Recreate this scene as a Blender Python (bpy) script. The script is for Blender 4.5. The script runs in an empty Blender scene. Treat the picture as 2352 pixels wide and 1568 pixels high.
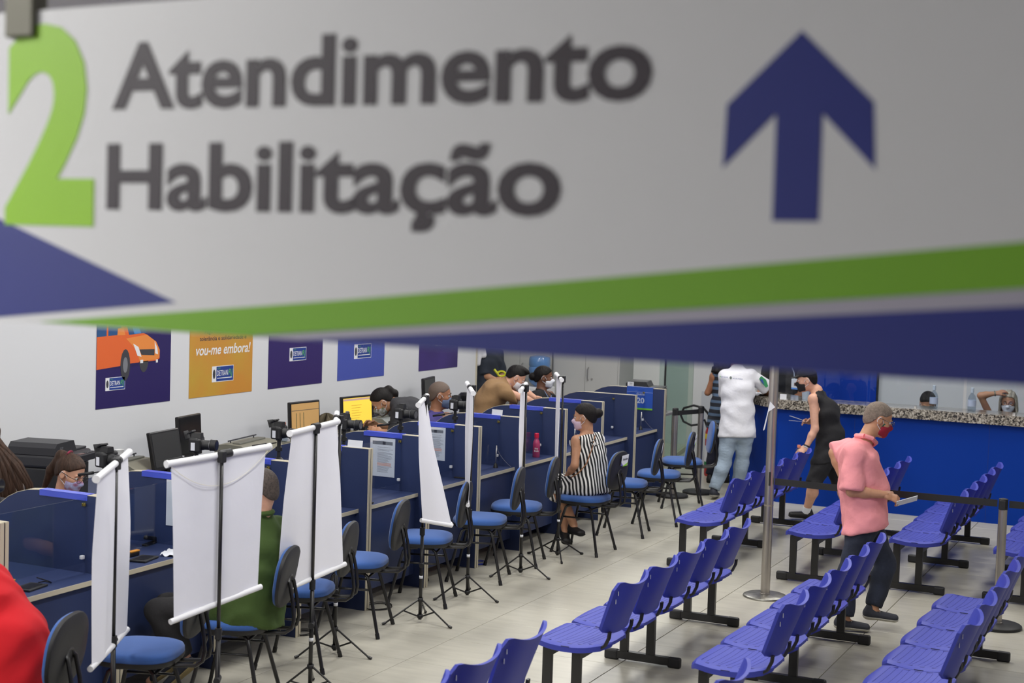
import bpy, bmesh, math, random
import numpy as np
from mathutils import Vector, Matrix

random.seed(7)
S = bpy.context.scene
COL = S.collection
PI = math.pi

# ------------------------------------------------------------------ camera
FPX, PITCH, ROLL, YAW, CH = 3487.63, 0.0584034, 0.0316310, 0.4401167, 2.5616
_f = np.array([math.cos(YAW) * math.cos(PITCH), math.sin(YAW) * math.cos(PITCH), -math.sin(PITCH)])
_r = np.array([math.sin(YAW), -math.cos(YAW), 0.0])
_u = np.cross(_r, _f)
RT = _r * math.cos(ROLL) + _u * math.sin(ROLL)
UP = -_r * math.sin(ROLL) + _u * math.cos(ROLL)
FW = _f
cam = bpy.data.objects.new('camera', bpy.data.cameras.new('camera'))
COL.objects.link(cam)
cam.matrix_world = Matrix(((RT[0], UP[0], -FW[0], 0), (RT[1], UP[1], -FW[1], 0), (RT[2], UP[2], -FW[2], CH), (0, 0, 0, 1)))
cam.data.sensor_width = 36.0
cam.data.lens = FPX / 2352 * 36.0
cam.data.clip_start = 0.05
cam.data.dof.use_dof = True
cam.data.dof.focus_distance = 11.0
cam.data.dof.aperture_fstop = 3.6
S.camera = cam

# ------------------------------------------------------------------ world, lights, exposure
S.view_settings.view_transform = 'Standard'
S.view_settings.look = 'None'
S.view_settings.gamma = 1.0
S.view_settings.use_curve_mapping = False
S.view_settings.exposure = 0.0
S.cycles.max_bounces = 6
S.cycles.transparent_max_bounces = 12
S.cycles.caustics_reflective = False
S.cycles.caustics_refractive = False
S.cycles.sample_clamp_indirect = 4.0
w = bpy.data.worlds.new('world')
S.world = w
w.use_nodes = True
w.node_tree.nodes['Background'].inputs[0].default_value = (0.9, 0.95, 1.0, 1)
w.node_tree.nodes['Background'].inputs[1].default_value = 0.3
CEIL = 3.9
LAMPS = [(x, y) for x in (2.9, 5.9, 8.9, 11.9, 14.9) for y in (3.1, 5.9)] + [(7.4, 0.4), (13.4, 0.4), (18.6, 2.0), (18.4, 7.6), (20.3, 7.0), (0.5, 3.5), (-0.9, 6.1)]
POWER = 48.0


def px(u, v, depth):
    """world point seen at photo pixel (u,v) at a distance 'depth' measured along the lens axis"""
    return Vector(tuple(np.array([0, 0, CH]) + depth * (FW + RT * (u - 1176) / FPX + UP * (784 - v) / FPX)))


def depth_of(x, y, z=0.0):
    return float((np.array([x, y, z - CH])) @ FW)


# ------------------------------------------------------------------ materials
def lin(c):
    return tuple(((v / 255) / 12.92 if v / 255 <= 0.04045 else ((v / 255 + 0.055) / 1.055) ** 2.4) for v in c)


_M = {}


def mat(name, rgb, rough=0.5, metal=0.0, noise=0.0, nscale=20.0, bump=0.0, bscale=60.0, stretch=None, alpha=None, trans=0.0, emit=0.0, spec=0.5, coat=0.0, sheen=0.0, rgb2=None):
    if name in _M:
        return _M[name]
    m = bpy.data.materials.new(name)
    m.use_nodes = True
    nt = m.node_tree
    b = nt.nodes['Principled BSDF']
    col = lin(rgb)
    b.inputs['Base Color'].default_value = (*col, 1)
    b.inputs['Roughness'].default_value = rough
    b.inputs['Metallic'].default_value = metal
    b.inputs['Specular IOR Level'].default_value = spec
    if coat:
        b.inputs['Coat Weight'].default_value = coat
        b.inputs['Coat Roughness'].default_value = 0.15
    if sheen:
        b.inputs['Sheen Weight'].default_value = sheen
    if trans:
        b.inputs['Transmission Weight'].default_value = trans
        b.inputs['IOR'].default_value = 1.45
    if emit:
        b.inputs['Emission Color'].default_value = (*col, 1)
        b.inputs['Emission Strength'].default_value = emit
    tc = mp = None
    if noise or bump:
        tc = nt.nodes.new('ShaderNodeTexCoord')
        mp = nt.nodes.new('ShaderNodeMapping')
        nt.links.new(tc.outputs['Object'], mp.inputs[0])
        if stretch:
            mp.inputs['Scale'].default_value = stretch
    if noise:
        n = nt.nodes.new('ShaderNodeTexNoise')
        n.inputs['Scale'].default_value = nscale
        n.inputs['Detail'].default_value = 4
        nt.links.new(mp.outputs[0], n.inputs['Vector'])
        mx = nt.nodes.new('ShaderNodeMix')
        mx.data_type = 'RGBA'
        c2 = lin(rgb2) if rgb2 else tuple(v * (1 - noise) for v in col)
        c1 = col if rgb2 else tuple(min(1, v * (1 + noise)) for v in col)
        mx.inputs[6].default_value = (*c2, 1)
        mx.inputs[7].default_value = (*c1, 1)
        rmp = nt.nodes.new('ShaderNodeMapRange')
        rmp.inputs[1].default_value = 0.35
        rmp.inputs[2].default_value = 0.65
        nt.links.new(n.outputs['Fac'], rmp.inputs[0])
        nt.links.new(rmp.outputs[0], mx.inputs[0])
        nt.links.new(mx.outputs[2], b.inputs['Base Color'])
    if bump:
        n2 = nt.nodes.new('ShaderNodeTexNoise')
        n2.inputs['Scale'].default_value = bscale
        n2.inputs['Detail'].default_value = 3
        nt.links.new(mp.outputs[0], n2.inputs['Vector'])
        bp = nt.nodes.new('ShaderNodeBump')
        bp.inputs['Strength'].default_value = min(1.0, bump * (2.4 if rough >= .8 else 1.0))
        if rough >= .8:
            bp.inputs['Distance'].default_value = 0.02
        bp.inputs['Distance'].default_value = 0.01
        nt.links.new(n2.outputs['Fac'], bp.inputs['Height'])
        nt.links.new(bp.outputs[0], b.inputs['Normal'])
    _M[name] = m
    return m


def glass(name, tint=(0.92, 0.96, 0.97), clear=0.9, rough=0.0):
    """thin sheet: mostly see-through with a mirror share that grows at grazing angles"""
    if name in _M:
        return _M[name]
    m = bpy.data.materials.new(name)
    m.use_nodes = True
    nt = m.node_tree
    nt.nodes.clear()
    out = nt.nodes.new('ShaderNodeOutputMaterial')
    tr = nt.nodes.new('ShaderNodeBsdfTransparent')
    tr.inputs[0].default_value = (*tint, 1)
    gl = nt.nodes.new('ShaderNodeBsdfGlossy')
    gl.inputs[0].default_value = (1, 1, 1, 1)
    gl.inputs[1].default_value = rough
    lw = nt.nodes.new('ShaderNodeLayerWeight')
    lw.inputs[0].default_value = 0.5
    pw = nt.nodes.new('ShaderNodeMath')
    pw.operation = 'POWER'
    pw.inputs[1].default_value = 4.0
    nt.links.new(lw.outputs['Facing'], pw.inputs[0])
    fr = nt.nodes.new('ShaderNodeMath')
    fr.operation = 'MULTIPLY_ADD'
    fr.inputs[1].default_value = 0.45
    fr.inputs[2].default_value = 0.02
    nt.links.new(pw.outputs[0], fr.inputs[0])
    mx = nt.nodes.new('ShaderNodeMixShader')
    nt.links.new(fr.outputs[0], mx.inputs[0])
    nt.links.new(tr.outputs[0], mx.inputs[1])
    nt.links.new(gl.outputs[0], mx.inputs[2])
    nt.links.new(mx.outputs[0], out.inputs[0])
    _M[name] = m
    return m


def granite():
    m = mat('granite', (150, 145, 136), 0.18, coat=0.3)
    nt = m.node_tree
    b = nt.nodes['Principled BSDF']
    tc = nt.nodes.new('ShaderNodeTexCoord')
    v = nt.nodes.new('ShaderNodeTexNoise')
    v.inputs['Scale'].default_value = 55
    v.inputs['Detail'].default_value = 6
    v.inputs['Distortion'].default_value = 0.6
    cr = nt.nodes.new('ShaderNodeValToRGB')
    e = cr.color_ramp.elements
    e[0].position = 0.40
    e[0].color = (*lin((38, 36, 36)), 1)
    e[1].position = 0.62
    e[1].color = (*lin((185, 178, 166)), 1)
    k = cr.color_ramp.elements.new(0.5)
    k.color = (*lin((128, 120, 108)), 1)
    nt.links.new(tc.outputs['Object'], v.inputs['Vector'])
    nt.links.new(v.outputs['Fac'], cr.inputs[0])
    nt.links.new(cr.outputs[0], b.inputs['Base Color'])
    return m


def stripes(name, c1, c2, scale, axis='X', rough=0.8, dist=1.5, rot=(0, 0, 0), duty=0.5):
    if name in _M:
        return _M[name]
    m = mat(name, c1, rough)
    nt = m.node_tree
    b = nt.nodes['Principled BSDF']
    tc = nt.nodes.new('ShaderNodeTexCoord')
    mp = nt.nodes.new('ShaderNodeMapping')
    mp.inputs['Rotation'].default_value = rot
    wv = nt.nodes.new('ShaderNodeTexWave')
    wv.bands_direction = axis
    wv.inputs['Scale'].default_value = scale
    wv.inputs['Distortion'].default_value = dist
    wv.inputs['Detail'].default_value = 1
    wv.inputs['Detail Scale'].default_value = 0.6
    cr = nt.nodes.new('ShaderNodeValToRGB')
    cr.color_ramp.interpolation = 'CONSTANT'
    cr.color_ramp.elements[0].color = (*lin(c1), 1)
    cr.color_ramp.elements[1].color = (*lin(c2), 1)
    cr.color_ramp.elements[1].position = duty
    nt.links.new(tc.outputs['Object'], mp.inputs[0])
    nt.links.new(mp.outputs[0], wv.inputs['Vector'])
    nt.links.new(wv.outputs['Fac'], cr.inputs[0])
    nt.links.new(cr.outputs[0], b.inputs['Base Color'])
    return m


# ------------------------------------------------------------------ object helpers
def tag(o, label=None, cat=None, group=None, kind=None):
    if label:
        o['label'] = label
    if cat:
        o['category'] = cat
    if group:
        o['group'] = group
    if kind:
        o['kind'] = kind
    return o


def empty(name, label, cat, loc=(0, 0, 0), rz=0.0, group=None):
    o = bpy.data.objects.new(name, None)
    COL.objects.link(o)
    o.location = loc
    o.rotation_euler = (0, 0, rz)
    o.empty_display_size = 0.1
    return tag(o, label, cat, group)


def copy_tree(o, parent=None):
    c = o.copy()
    COL.objects.link(c)
    if parent is not None:
        c.parent = parent
        c.matrix_parent_inverse = o.matrix_parent_inverse.copy()
    for ch in list(o.children):
        copy_tree(ch, c)
    return c


class MB:
    """collects vertices and faces of one mesh"""

    def __init__(s):
        s.v = []
        s.f = []
        s.m = []
        s.sm = []

    def add(s, vs, fs, mi=0, smooth=False, M=None):
        n = len(s.v)
        if M is not None:
            vs = [tuple(M @ Vector(p)) for p in vs]
        s.v += [tuple(p) for p in vs]
        for f in fs:
            s.f.append(tuple(i + n for i in f))
            s.m.append(mi)
            s.sm.append(smooth)
        return s

    def box(s, x0, x1, y0, y1, z0, z1, mi=0, M=None, b=0.0):
        if b > 0:
            cx, cy, cz = (x0 + x1) / 2, (y0 + y1) / 2, (z0 + z1) / 2
            hx, hy, hz = abs(x1 - x0) / 2, abs(y1 - y0) / 2, abs(z1 - z0) / 2
            b = min(b, hx * .98, hy * .98, hz * .98)
            bm = bmesh.new()
            bmesh.ops.create_cube(bm, size=1)
            for v in bm.verts:
                v.co = Vector((cx + v.co.x * 2 * hx, cy + v.co.y * 2 * hy, cz + v.co.z * 2 * hz))
            bmesh.ops.bevel(bm, geom=bm.edges[:], offset=b, segments=2, profile=0.5, affect='EDGES')
            vs = [tuple(v.co) for v in bm.verts]
            fs = [[v.index for v in f.verts] for f in bm.faces]
            bm.free()
            return s.add(vs, fs, mi, False, M)
        vs = [(x, y, z) for x in (x0, x1) for y in (y0, y1) for z in (z0, z1)]
        fs = [(0, 1, 3, 2), (4, 6, 7, 5), (0, 4, 5, 1), (2, 3, 7, 6), (0, 2, 6, 4), (1, 5, 7, 3)]
        return s.add(vs, fs, mi, False, M)

    def tube(s, pts, r, n=8, mi=0, M=None, close=True, flat=1.0, side=None):
        pts = [Vector(p) for p in pts]
        rs = r if isinstance(r, (list, tuple)) else [r] * len(pts)
        rings = []
        up = None
        for i, p in enumerate(pts):
            a = pts[max(i - 1, 0)]
            c = pts[min(i + 1, len(pts) - 1)]
            t = (c - a)
            if t.length < 1e-9:
                t = Vector((0, 0, 1))
            t.normalize()
            if up is None:
                ref = Vector(side) if side else (Vector((0, 0, 1)) if abs(t.z) < 0.9 else Vector((1, 0, 0)))
                up = (ref - t * ref.dot(t)).normalized()
            else:
                up = (up - t * up.dot(t)).normalized()
            bt = t.cross(up)
            rings.append([tuple(p + (up * math.cos(2 * PI * k / n) + bt * math.sin(2 * PI * k / n) * flat) * rs[i]) for k in range(n)])
        vs = [v for rg in rings for v in rg]
        fs = []
        for i in range(len(rings) - 1):
            for k in range(n):
                fs.append((i * n + k, i * n + (k + 1) % n, (i + 1) * n + (k + 1) % n, (i + 1) * n + k))
        s.add(vs, fs, mi, True, M)
        if close:
            k0 = len(s.v) - len(vs)
            s.f.append(tuple(k0 + k for k in range(n))[::-1]); s.m.append(mi); s.sm.append(False)
            k1 = len(s.v) - n
            s.f.append(tuple(k1 + k for k in range(n))); s.m.append(mi); s.sm.append(False)
        return s

    def lathe(s, prof, n=20, c=(0, 0, 0), mi=0, M=None, smooth=True):
        vs = []
        for (r, z) in prof:
            vs += [(c[0] + r * math.cos(2 * PI * k / n), c[1] + r * math.sin(2 * PI * k / n), c[2] + z) for k in range(n)]
        fs = []
        for i in range(len(prof) - 1):
            for k in range(n):
                fs.append((i * n + k, i * n + (k + 1) % n, (i + 1) * n + (k + 1) % n, (i + 1) * n + k))
        fs2 = [tuple(range(n))[::-1], tuple((len(prof) - 1) * n + k for k in range(n))]
        s.add(vs, fs, mi, smooth, M)
        k0 = len(s.v) - len(vs)
        for f in fs2:
            s.f.append(tuple(k0 + i for i in f)); s.m.append(mi); s.sm.append(False)
        return s

    def prism(s, poly, a, b, plane='xz', mi=0, M=None):
        """polygon (2d) extruded along the third axis from a to b"""
        def P(p, t):
            return {'xz': (p[0], t, p[1]), 'yz': (t, p[0], p[1]), 'xy': (p[0], p[1], t)}[plane]
        n = len(poly)
        vs = [P(p, a) for p in poly] + [P(p, b) for p in poly]
        fs = [tuple(range(n))[::-1], tuple(range(n, 2 * n))] + [(i, (i + 1) % n, n + (i + 1) % n, n + i) for i in range(n)]
        return s.add(vs, fs, mi, False, M)

    def grid(s, fn, nu, nv, mi=0, M=None, th=None):
        """surface fn(u,v)->point; th: function giving the back surface"""
        vs = [fn(i / nu, j / nv) for i in range(nu + 1) for j in range(nv + 1)]
        idx = lambda i, j: i * (nv + 1) + j
        fs = [(idx(i, j), idx(i + 1, j), idx(i + 1, j + 1), idx(i, j + 1)) for i in range(nu) for j in range(nv)]
        if th:
            N = len(vs)
            vs += [th(i / nu, j / nv) for i in range(nu + 1) for j in range(nv + 1)]
            fs += [tuple(N + k for k in f[::-1]) for f in fs]
            bd = [idx(i, 0) for i in range(nu)] + [idx(nu, j) for j in range(nv)] + [idx(i, nv) for i in range(nu, 0, -1)] + [idx(0, j) for j in range(nv, 0, -1)]
            L = len(bd)
            fs += [(bd[k], N + bd[k], N + bd[(k + 1) % L], bd[(k + 1) % L]) for k in range(L)]
        return s.add(vs, fs, mi, True, M)

    def build(s, name, mats, parent=None, loc=None, autosmooth=True):
        me = bpy.data.meshes.new(name)
        me.from_pydata(s.v, [], s.f)
        me.polygons.foreach_set('material_index', s.m)
        me.polygons.foreach_set('use_smooth', s.sm)
        for mm in (mats if isinstance(mats, (list, tuple)) else [mats]):
            me.materials.append(mm)
        bm = bmesh.new()
        bm.from_mesh(me)
        bmesh.ops.recalc_face_normals(bm, faces=bm.faces[:])
        if autosmooth:
            for e in bm.edges:
                if len(e.link_faces) == 2 and e.calc_face_angle(0) > 0.7:
                    e.smooth = False
        bm.to_mesh(me)
        bm.free()
        o = bpy.data.objects.new(name, me)
        COL.objects.link(o)
        if parent is not None:
            o.parent = parent
        if loc is not None:
            o.location = loc
        return o


def TM(loc=(0, 0, 0), rz=0.0, rx=0.0, ry=0.0):
    return Matrix.Translation(loc) @ Matrix.Rotation(rz, 4, 'Z') @ Matrix.Rotation(ry, 4, 'Y') @ Matrix.Rotation(rx, 4, 'X')


def structure(o):
    o['kind'] = 'structure'
    return o


_TXT = {}


def text_mesh(string, bold):
    key = (string, bold)
    if key not in _TXT:
        cu = bpy.data.curves.new('lettering', 'FONT')
        cu.body = string
        cu.offset = bold
        cu.resolution_u = 4
        ob = bpy.data.objects.new('lettering', cu)
        COL.objects.link(ob)
        bpy.context.view_layer.update()
        me = bpy.data.meshes.new_from_object(ob.evaluated_get(bpy.context.evaluated_depsgraph_get()))
        vs = [tuple(v.co) for v in me.vertices]
        fs = [tuple(p.vertices) for p in me.polygons]
        bpy.data.objects.remove(ob)
        bpy.data.meshes.remove(me)
        _TXT[key] = (vs, fs)
    return _TXT[key]


class Plane:
    """a flat printed surface: origin, right axis, up axis, normal towards the viewer"""

    def __init__(s, o, ex, ez, world=True):
        s.world = world
        s.o = Vector(o)
        s.ex = Vector(ex).normalized()
        s.ez = Vector(ez).normalized()
        s.n = s.ex.cross(s.ez).normalized()

    def P(s, a, b, h=0.0):
        return s.o + s.ex * a + s.ez * b + s.n * h

    def poly(s, name, pts, m, parent, h=0.0005, th=0.0005):
        mb = MB()
        n = len(pts)
        vs = [tuple(s.P(a, b, h)) for a, b in pts] + [tuple(s.P(a, b, h - th)) for a, b in pts]
        fs = [tuple(range(n)), tuple(range(n, 2 * n))[::-1]] + [(i, n + i, n + (i + 1) % n, (i + 1) % n) for i in range(n)]
        mb.add(vs, fs)
        o = mb.build(name, m, None if s.world else parent)
        if s.world and parent is not None:
            fix_parent(o, parent)
        return o

    def rect(s, name, a0, a1, b0, b1, m, parent, h=0.0005, th=0.0005):
        return s.poly(name, [(a0, b0), (a1, b0), (a1, b1), (a0, b1)], m, parent, h, th)

    def text(s, string, m, parent, a0, a1, base, cap, bold=0.0, h=0.001, slant=0.0, tilt=0.0):
        vs, fs = text_mesh(string, bold)
        xs = [v[0] for v in vs]
        x0, x1 = min(xs), max(xs)
        capu = max(v[1] for v in text_mesh('H', bold)[0])
        k = (a1 - a0) / (x1 - x0)
        kz = cap / capu
        mb = MB()
        mb.add([tuple(s.P(a0 + (v[0] - x0) * k + v[1] * kz * slant, base + v[1] * kz + (v[0] - x0) * k * tilt, h)) for v in vs], fs)
        me = bpy.data.meshes.new('lettering')
        me.from_pydata(mb.v, [], mb.f)
        me.materials.append(m)
        o = bpy.data.objects.new('lettering', me)
        COL.objects.link(o)
        if parent is not None:
            if s.world:
                fix_parent(o, parent)
            else:
                o.parent = parent
        return o


def fix_parent(o, parent):
    """parent a mesh whose vertices are in world space, keeping it in place"""
    o.parent = parent
    o.matrix_parent_inverse = Matrix.LocRotScale(parent.location, parent.rotation_euler, None).inverted()
    return o

# ------------------------------------------------------------------ palette
WALL = mat('wall paint', (216, 217, 219), 0.7, bump=0.03, bscale=8)
CEILM = mat('ceiling panel', (200, 198, 196), 0.8)
TILE = mat('porcelain tile', (186, 182, 168), 0.3, noise=0.06, nscale=3.0, stretch=(6, 1, 1), bump=0.02, bscale=10)
GROUT = mat('grout', (84, 78, 68), 0.9)
NAVY = mat('navy laminate', (40, 53, 92), 0.5, noise=0.03, nscale=300)
EDGE = mat('beige edge band', (196, 188, 166), 0.5)
BLK = mat('black paint', (24, 23, 24), 0.35)
BLKM = mat('matte black plastic', (27, 27, 29), 0.55)
DKG = mat('dark grey plastic', (46, 46, 50), 0.45)
PLB = mat('blue plastic seat', (57, 65, 162), 0.5, spec=.3, bump=0.02, bscale=400)
PLD = mat('blue plastic groove', (40, 44, 130), 0.5)
FABB = mat('blue seat fabric', (54, 92, 158), 0.95, noise=0.06, nscale=250, sheen=0.2)
CHROME = mat('brushed steel', (190, 188, 186), 0.28, 0.95, noise=0.08, nscale=12, stretch=(1, 1, 0.2))
WHT = mat('white plastic', (232, 232, 234), 0.4)
PAPER = mat('white paper', (222, 224, 230), 0.8)
INK = mat('grey print', (120, 122, 128), 0.8)
INKD = mat('dark print', (60, 60, 66), 0.8)
INKO = mat('orange print', (224, 150, 120), 0.8)
SHEET = mat('white reflector fabric', (232, 232, 238), 0.9, bump=0.12, bscale=9)
BEIGEP = mat('grey beige machine plastic', (128, 126, 112), 0.5)
SCRG = glass('acrylic', (0.90, 0.93, 0.96))
GLASSM = glass('partition glass', (0.82, 0.88, 0.86))
DBLUE = mat('counter blue laminate', (2, 52, 146), 0.5, spec=.15)
BRASS = mat('brass clip', (140, 124, 60), 0.4, 0.6)

# ------------------------------------------------------------------ room shell
YW, XB = 7.8, 17.6          # left wall, back wall
mb = MB().box(-1.5, 21, -3.2, 10.0, -0.12, -0.012)
floor = structure(mb.build('floor', GROUT))
ROWS = [(-1.379, -0.197), (-0.197, 0.985), (0.985, 2.167), (2.167, 3.349), (3.349, 4.530), (4.530, 5.122), (5.122, 6.304), (6.304, 7.486)]
tiles = {}
for (y0, y1) in ROWS:
    wd = round(y1 - y0, 2)
    if wd not in tiles:
        mb = MB()
        hx, hy = 0.3 - 0.0018, wd / 2 - 0.0018
        mb.add([(-hx, -hy, -0.012), (hx, -hy, -0.012), (hx, hy, -0.012), (-hx, hy, -0.012), (-hx, -hy, -0.0012), (hx, -hy, -0.0012), (hx, hy, -0.0012), (-hx, hy, -0.0012),
                (-hx + .0012, -hy + .0012, 0), (hx - .0012, -hy + .0012, 0), (hx - .0012, hy - .0012, 0), (-hx + .0012, hy - .0012, 0)],
               [(0, 1, 5, 4), (1, 2, 6, 5), (2, 3, 7, 6), (3, 0, 4, 7), (4, 5, 9, 8), (5, 6, 10, 9), (6, 7, 11, 10), (7, 4, 8, 11), (8, 9, 10, 11), (3, 2, 1, 0)])
        tiles[wd] = mb.build('tile', TILE, autosmooth=False)
        first = True
    for k in range(-5, 17):
        xc = 8.2115 + 0.6 * k + 0.3
        if y0 > 7 and xc < 8 or (y0 < 2 and xc > 15.9):
            continue
        if first:
            o = tiles[wd]
            first = False
        else:
            o = tiles[wd].copy()
            COL.objects.link(o)
        o.location = (xc, (y0 + y1) / 2, 0)
        o.parent = floor
mb = MB().box(-1.5, 21, 7.486, 10, -0.012, -0.0005).box(17.85, 21, 5, 7.486, -0.012, -0.0005)
structure(mb.build('floor_corridor', TILE))
wl = structure(MB().box(-1.5, 15.6, YW, YW + 0.15, 0, CEIL).build('wall_left', WALL))
structure(MB().box(15.6, 15.62, YW - 0.012, YW + 0.16, 0, CEIL).build('trim_1', EDGE))
structure(MB().box(-1.65, -1.5, -3.3, 10, 0, CEIL).build('wall_front', WALL))
structure(MB().box(-1.5, 21, -3.35, -3.2, 0, CEIL).build('wall_right', WALL))
GREYW = mat('grey painted dado', (196, 199, 206), 0.6)
wb = structure(MB().box(XB + 0.5, XB + 0.6, -3.2, 6.0, 0, CEIL).build('wall_back', WALL))
structure(MB().box(XB + 0.488, XB + 0.5, 4.55, 5.88, 0, 0.915).build('trim_2', GREYW))
structure(MB().box(19.9, 20.0, 5.9, 10.0, 0, CEIL).build('wall_corridor', WALL))
structure(MB().box(15.6, 20, 9.6, 9.7, 0, CEIL).build('wall_end', WALL))
# ceiling of long panels lying across the room
mb = MB().box(-1.5, 21, -3.2, 10, CEIL + 0.02, CEIL + 0.12)
ce = structure(mb.build('ceiling', CEILM))
pr = None
for k in range(36):
    x0 = -1.5 + k * 0.625
    if pr is None:
        pr = MB().box(0.004, 0.621, -3.2, 9.9, CEIL, CEIL + 0.02).build('panel', CEILM, ce)
        o = pr
    else:
        o = pr.copy()
        COL.objects.link(o)
    o.location = (x0, 0, 0)

# ceiling lamps: a tray, an opal diffuser and the light it gives
LAMPM = mat('lit diffuser', (250, 252, 255), 0.5, emit=3.0)
spots_txt = ['behind the hanging sign', 'over the first waiting rows', 'over the middle rows', 'over the far waiting rows', 'before the counter']
for i, (lx, ly) in enumerate(LAMPS):
    along = 'by the poster wall' if ly > 5 else 'over the middle aisle' if ly > 1 else 'on the open side'
    where = spots_txt[i // 2] if i < 10 else ['near the first rows', 'near the far rows', 'behind the counter', 'in the back corridor', 'past the glass partition', 'behind the viewer', 'farthest behind the viewer'][i - 10]
    t = empty('ceiling_lamp', 'recessed square ceiling lamp %s, %s' % (where, along), 'lamp', (lx, ly, CEIL), 0, 'ceiling lamps')
    MB().box(-0.62, 0.62, -0.32, 0.32, -0.03, -0.001).build('frame', WHT, t)
    MB().box(-0.58, 0.58, -0.28, 0.28, -0.034, -0.030).build('diffuser', LAMPM, t)
    ld = bpy.data.lights.new('lamp_light', 'AREA')
    ld.shape = 'RECTANGLE'
    ld.size, ld.size_y = 1.2, 0.6
    ld.energy = POWER * (1.85 if lx < 1 else 1.0)
    ld.color = (1.0, 0.985, 0.95)
    lo = bpy.data.objects.new('lamp_light', ld)
    COL.objects.link(lo)
    lo.location = (lx, ly, CEIL - 0.05)

# ------------------------------------------------------------------ hanging sign
SA = math.radians(85.6)
SP0 = Vector((1.81384756, 0.86087814, 0.0))
SD = Vector((math.cos(SA), math.sin(SA), 0))          # to the left
SN = Vector((-math.sin(SA), math.cos(SA), 0))         # towards the viewer is +SN or -SN
pl = Plane(SP0, -SD, (0, 0, 1))
if pl.n.x > 0:
    pl.n = -pl.n
SGW = mat('sign white', (226, 226, 229), 0.45)
SGG = mat('sign green', (122, 178, 42), 0.45)
SGG2 = mat('sign light green', (152, 206, 40), 0.45)
SGB = mat('sign blue', (40, 50, 132), 0.45)
SGK = mat('sign lettering', (58, 50, 58), 0.5)
SGL = mat('sign grey line', (180, 176, 192), 0.45)
sg = empty('hanging_sign', 'large white hanging sign with green number 2, black words and blue up arrow', 'sign', tuple(SP0 + Vector((0, 0, 2.43))))
SL, SR, SB_, ST = 1.12, -1.02, 2.4245, 2.9215
q = lambda s_, z: (-s_, z)
pl.poly('board', [q(SL, SB_ - .002), q(SR, SB_ + .0095), q(SR, ST + .007), q(SL, ST)], SGW, sg, 0.0, 0.012)
ln = lambda s_, a, b: a[1] + (s_ - a[0]) * (b[1] - a[1]) / (b[0] - a[0])
gt = ((0.8678, 2.4259), (0.26, 2.4883), (-0.6542, 2.5915))
GTR = 2.5915 + (SR + 0.6542) * (2.5915 - 2.4883) / (-0.6542 - 0.26)
GBR = ln(SR, (0.4304, 2.4287), (-0.6567, 2.5401))
pl.poly('green_band', [q(0.8678, 2.4265), q(0.4304, 2.4267), q(SR, GBR), q(SR, GTR), q(0.26, 2.4883)], SGG, sg, 0.0006)
BT = ln(SR, (0.3349, 2.4326), (-0.6576, 2.5218))
pl.poly('grey_line', [q(0.45, 2.4268), q(0.33, 2.4275), q(SR, BT), q(SR, GBR)], SGL, sg, 0.0006)
pl.poly('blue_band', [q(0.345, 2.4270), q(SR, 2.4345), q(SR, BT)], SGB, sg, 0.0009)
pl.poly('blue_triangle', [q(0.5785, 2.4701), q(SL, 2.640), q(SL, 2.4275), q(0.9577, 2.4300)], SGB, sg, 0.0006)
pl.poly('arrow', [q(-0.3881, 2.8346), q(-0.2972, 2.7492), q(-0.2948, 2.6725), q(-0.3605, 2.7368), q(-0.3610, 2.6093), q(-0.4190, 2.6097), q(-0.4181, 2.7362), q(-0.4838, 2.6708), q(-0.4789, 2.7485)], SGB, sg, 0.0006)
pl.text('Atendimento', SGK, sg, -0.716, 0.1967, 2.7660, 0.097, 0.027, 0.0012, 0, -0.006)
pl.text('Habilitação', SGK, sg, -0.7246, 0.0733, 2.6125, 0.0975, 0.027, 0.0012, 0, 0.0015)
o2 = pl.text('2', SGG2, sg, -0.9484, -0.7511, 2.5996, 0.2975, 0.045, 0.0012)
for hs in (0.912, -0.6):
    m = MB()
    p = pl.P(-hs, 2.925, -0.006)
    m.box(p.x - .018, p.x + .018, p.y - .03, p.y + .03, 2.88, 2.955, 0, None, .004)
    m.box(p.x - .004, p.x + .004, p.y - .004, p.y + .004, 2.95, CEIL)
    fix_parent(m.build('hanger', mat('olive hanger metal', (112, 110, 98), 0.5, 0.3)), sg)

# ------------------------------------------------------------------ posters on the left wall
PB = 1.262
PURP = mat('poster dark violet', (44, 34, 92), 0.35)
PUR2 = mat('poster deep violet', (52, 38, 100), 0.35)
ORG = mat('poster orange', (204, 142, 60), 0.35, noise=0.12, nscale=2.0, rgb2=(196, 158, 62))
BLU = mat('poster blue', (74, 88, 172), 0.35)
PV = mat('poster violet', (66, 46, 122), 0.35, noise=0.1, nscale=1.5, rgb2=(48, 28, 96))
VO = mat('van orange', (226, 104, 50), 0.4)
VO2 = mat('van light orange', (232, 140, 66), 0.4)
VG = mat('van glass print', (44, 84, 132), 0.4)
VG2 = mat('van glass light print', (70, 140, 200), 0.4)
GRN = mat('logo green', (96, 178, 70), 0.5)
LGB = mat('logo blue', (34, 62, 140), 0.5)


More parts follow.
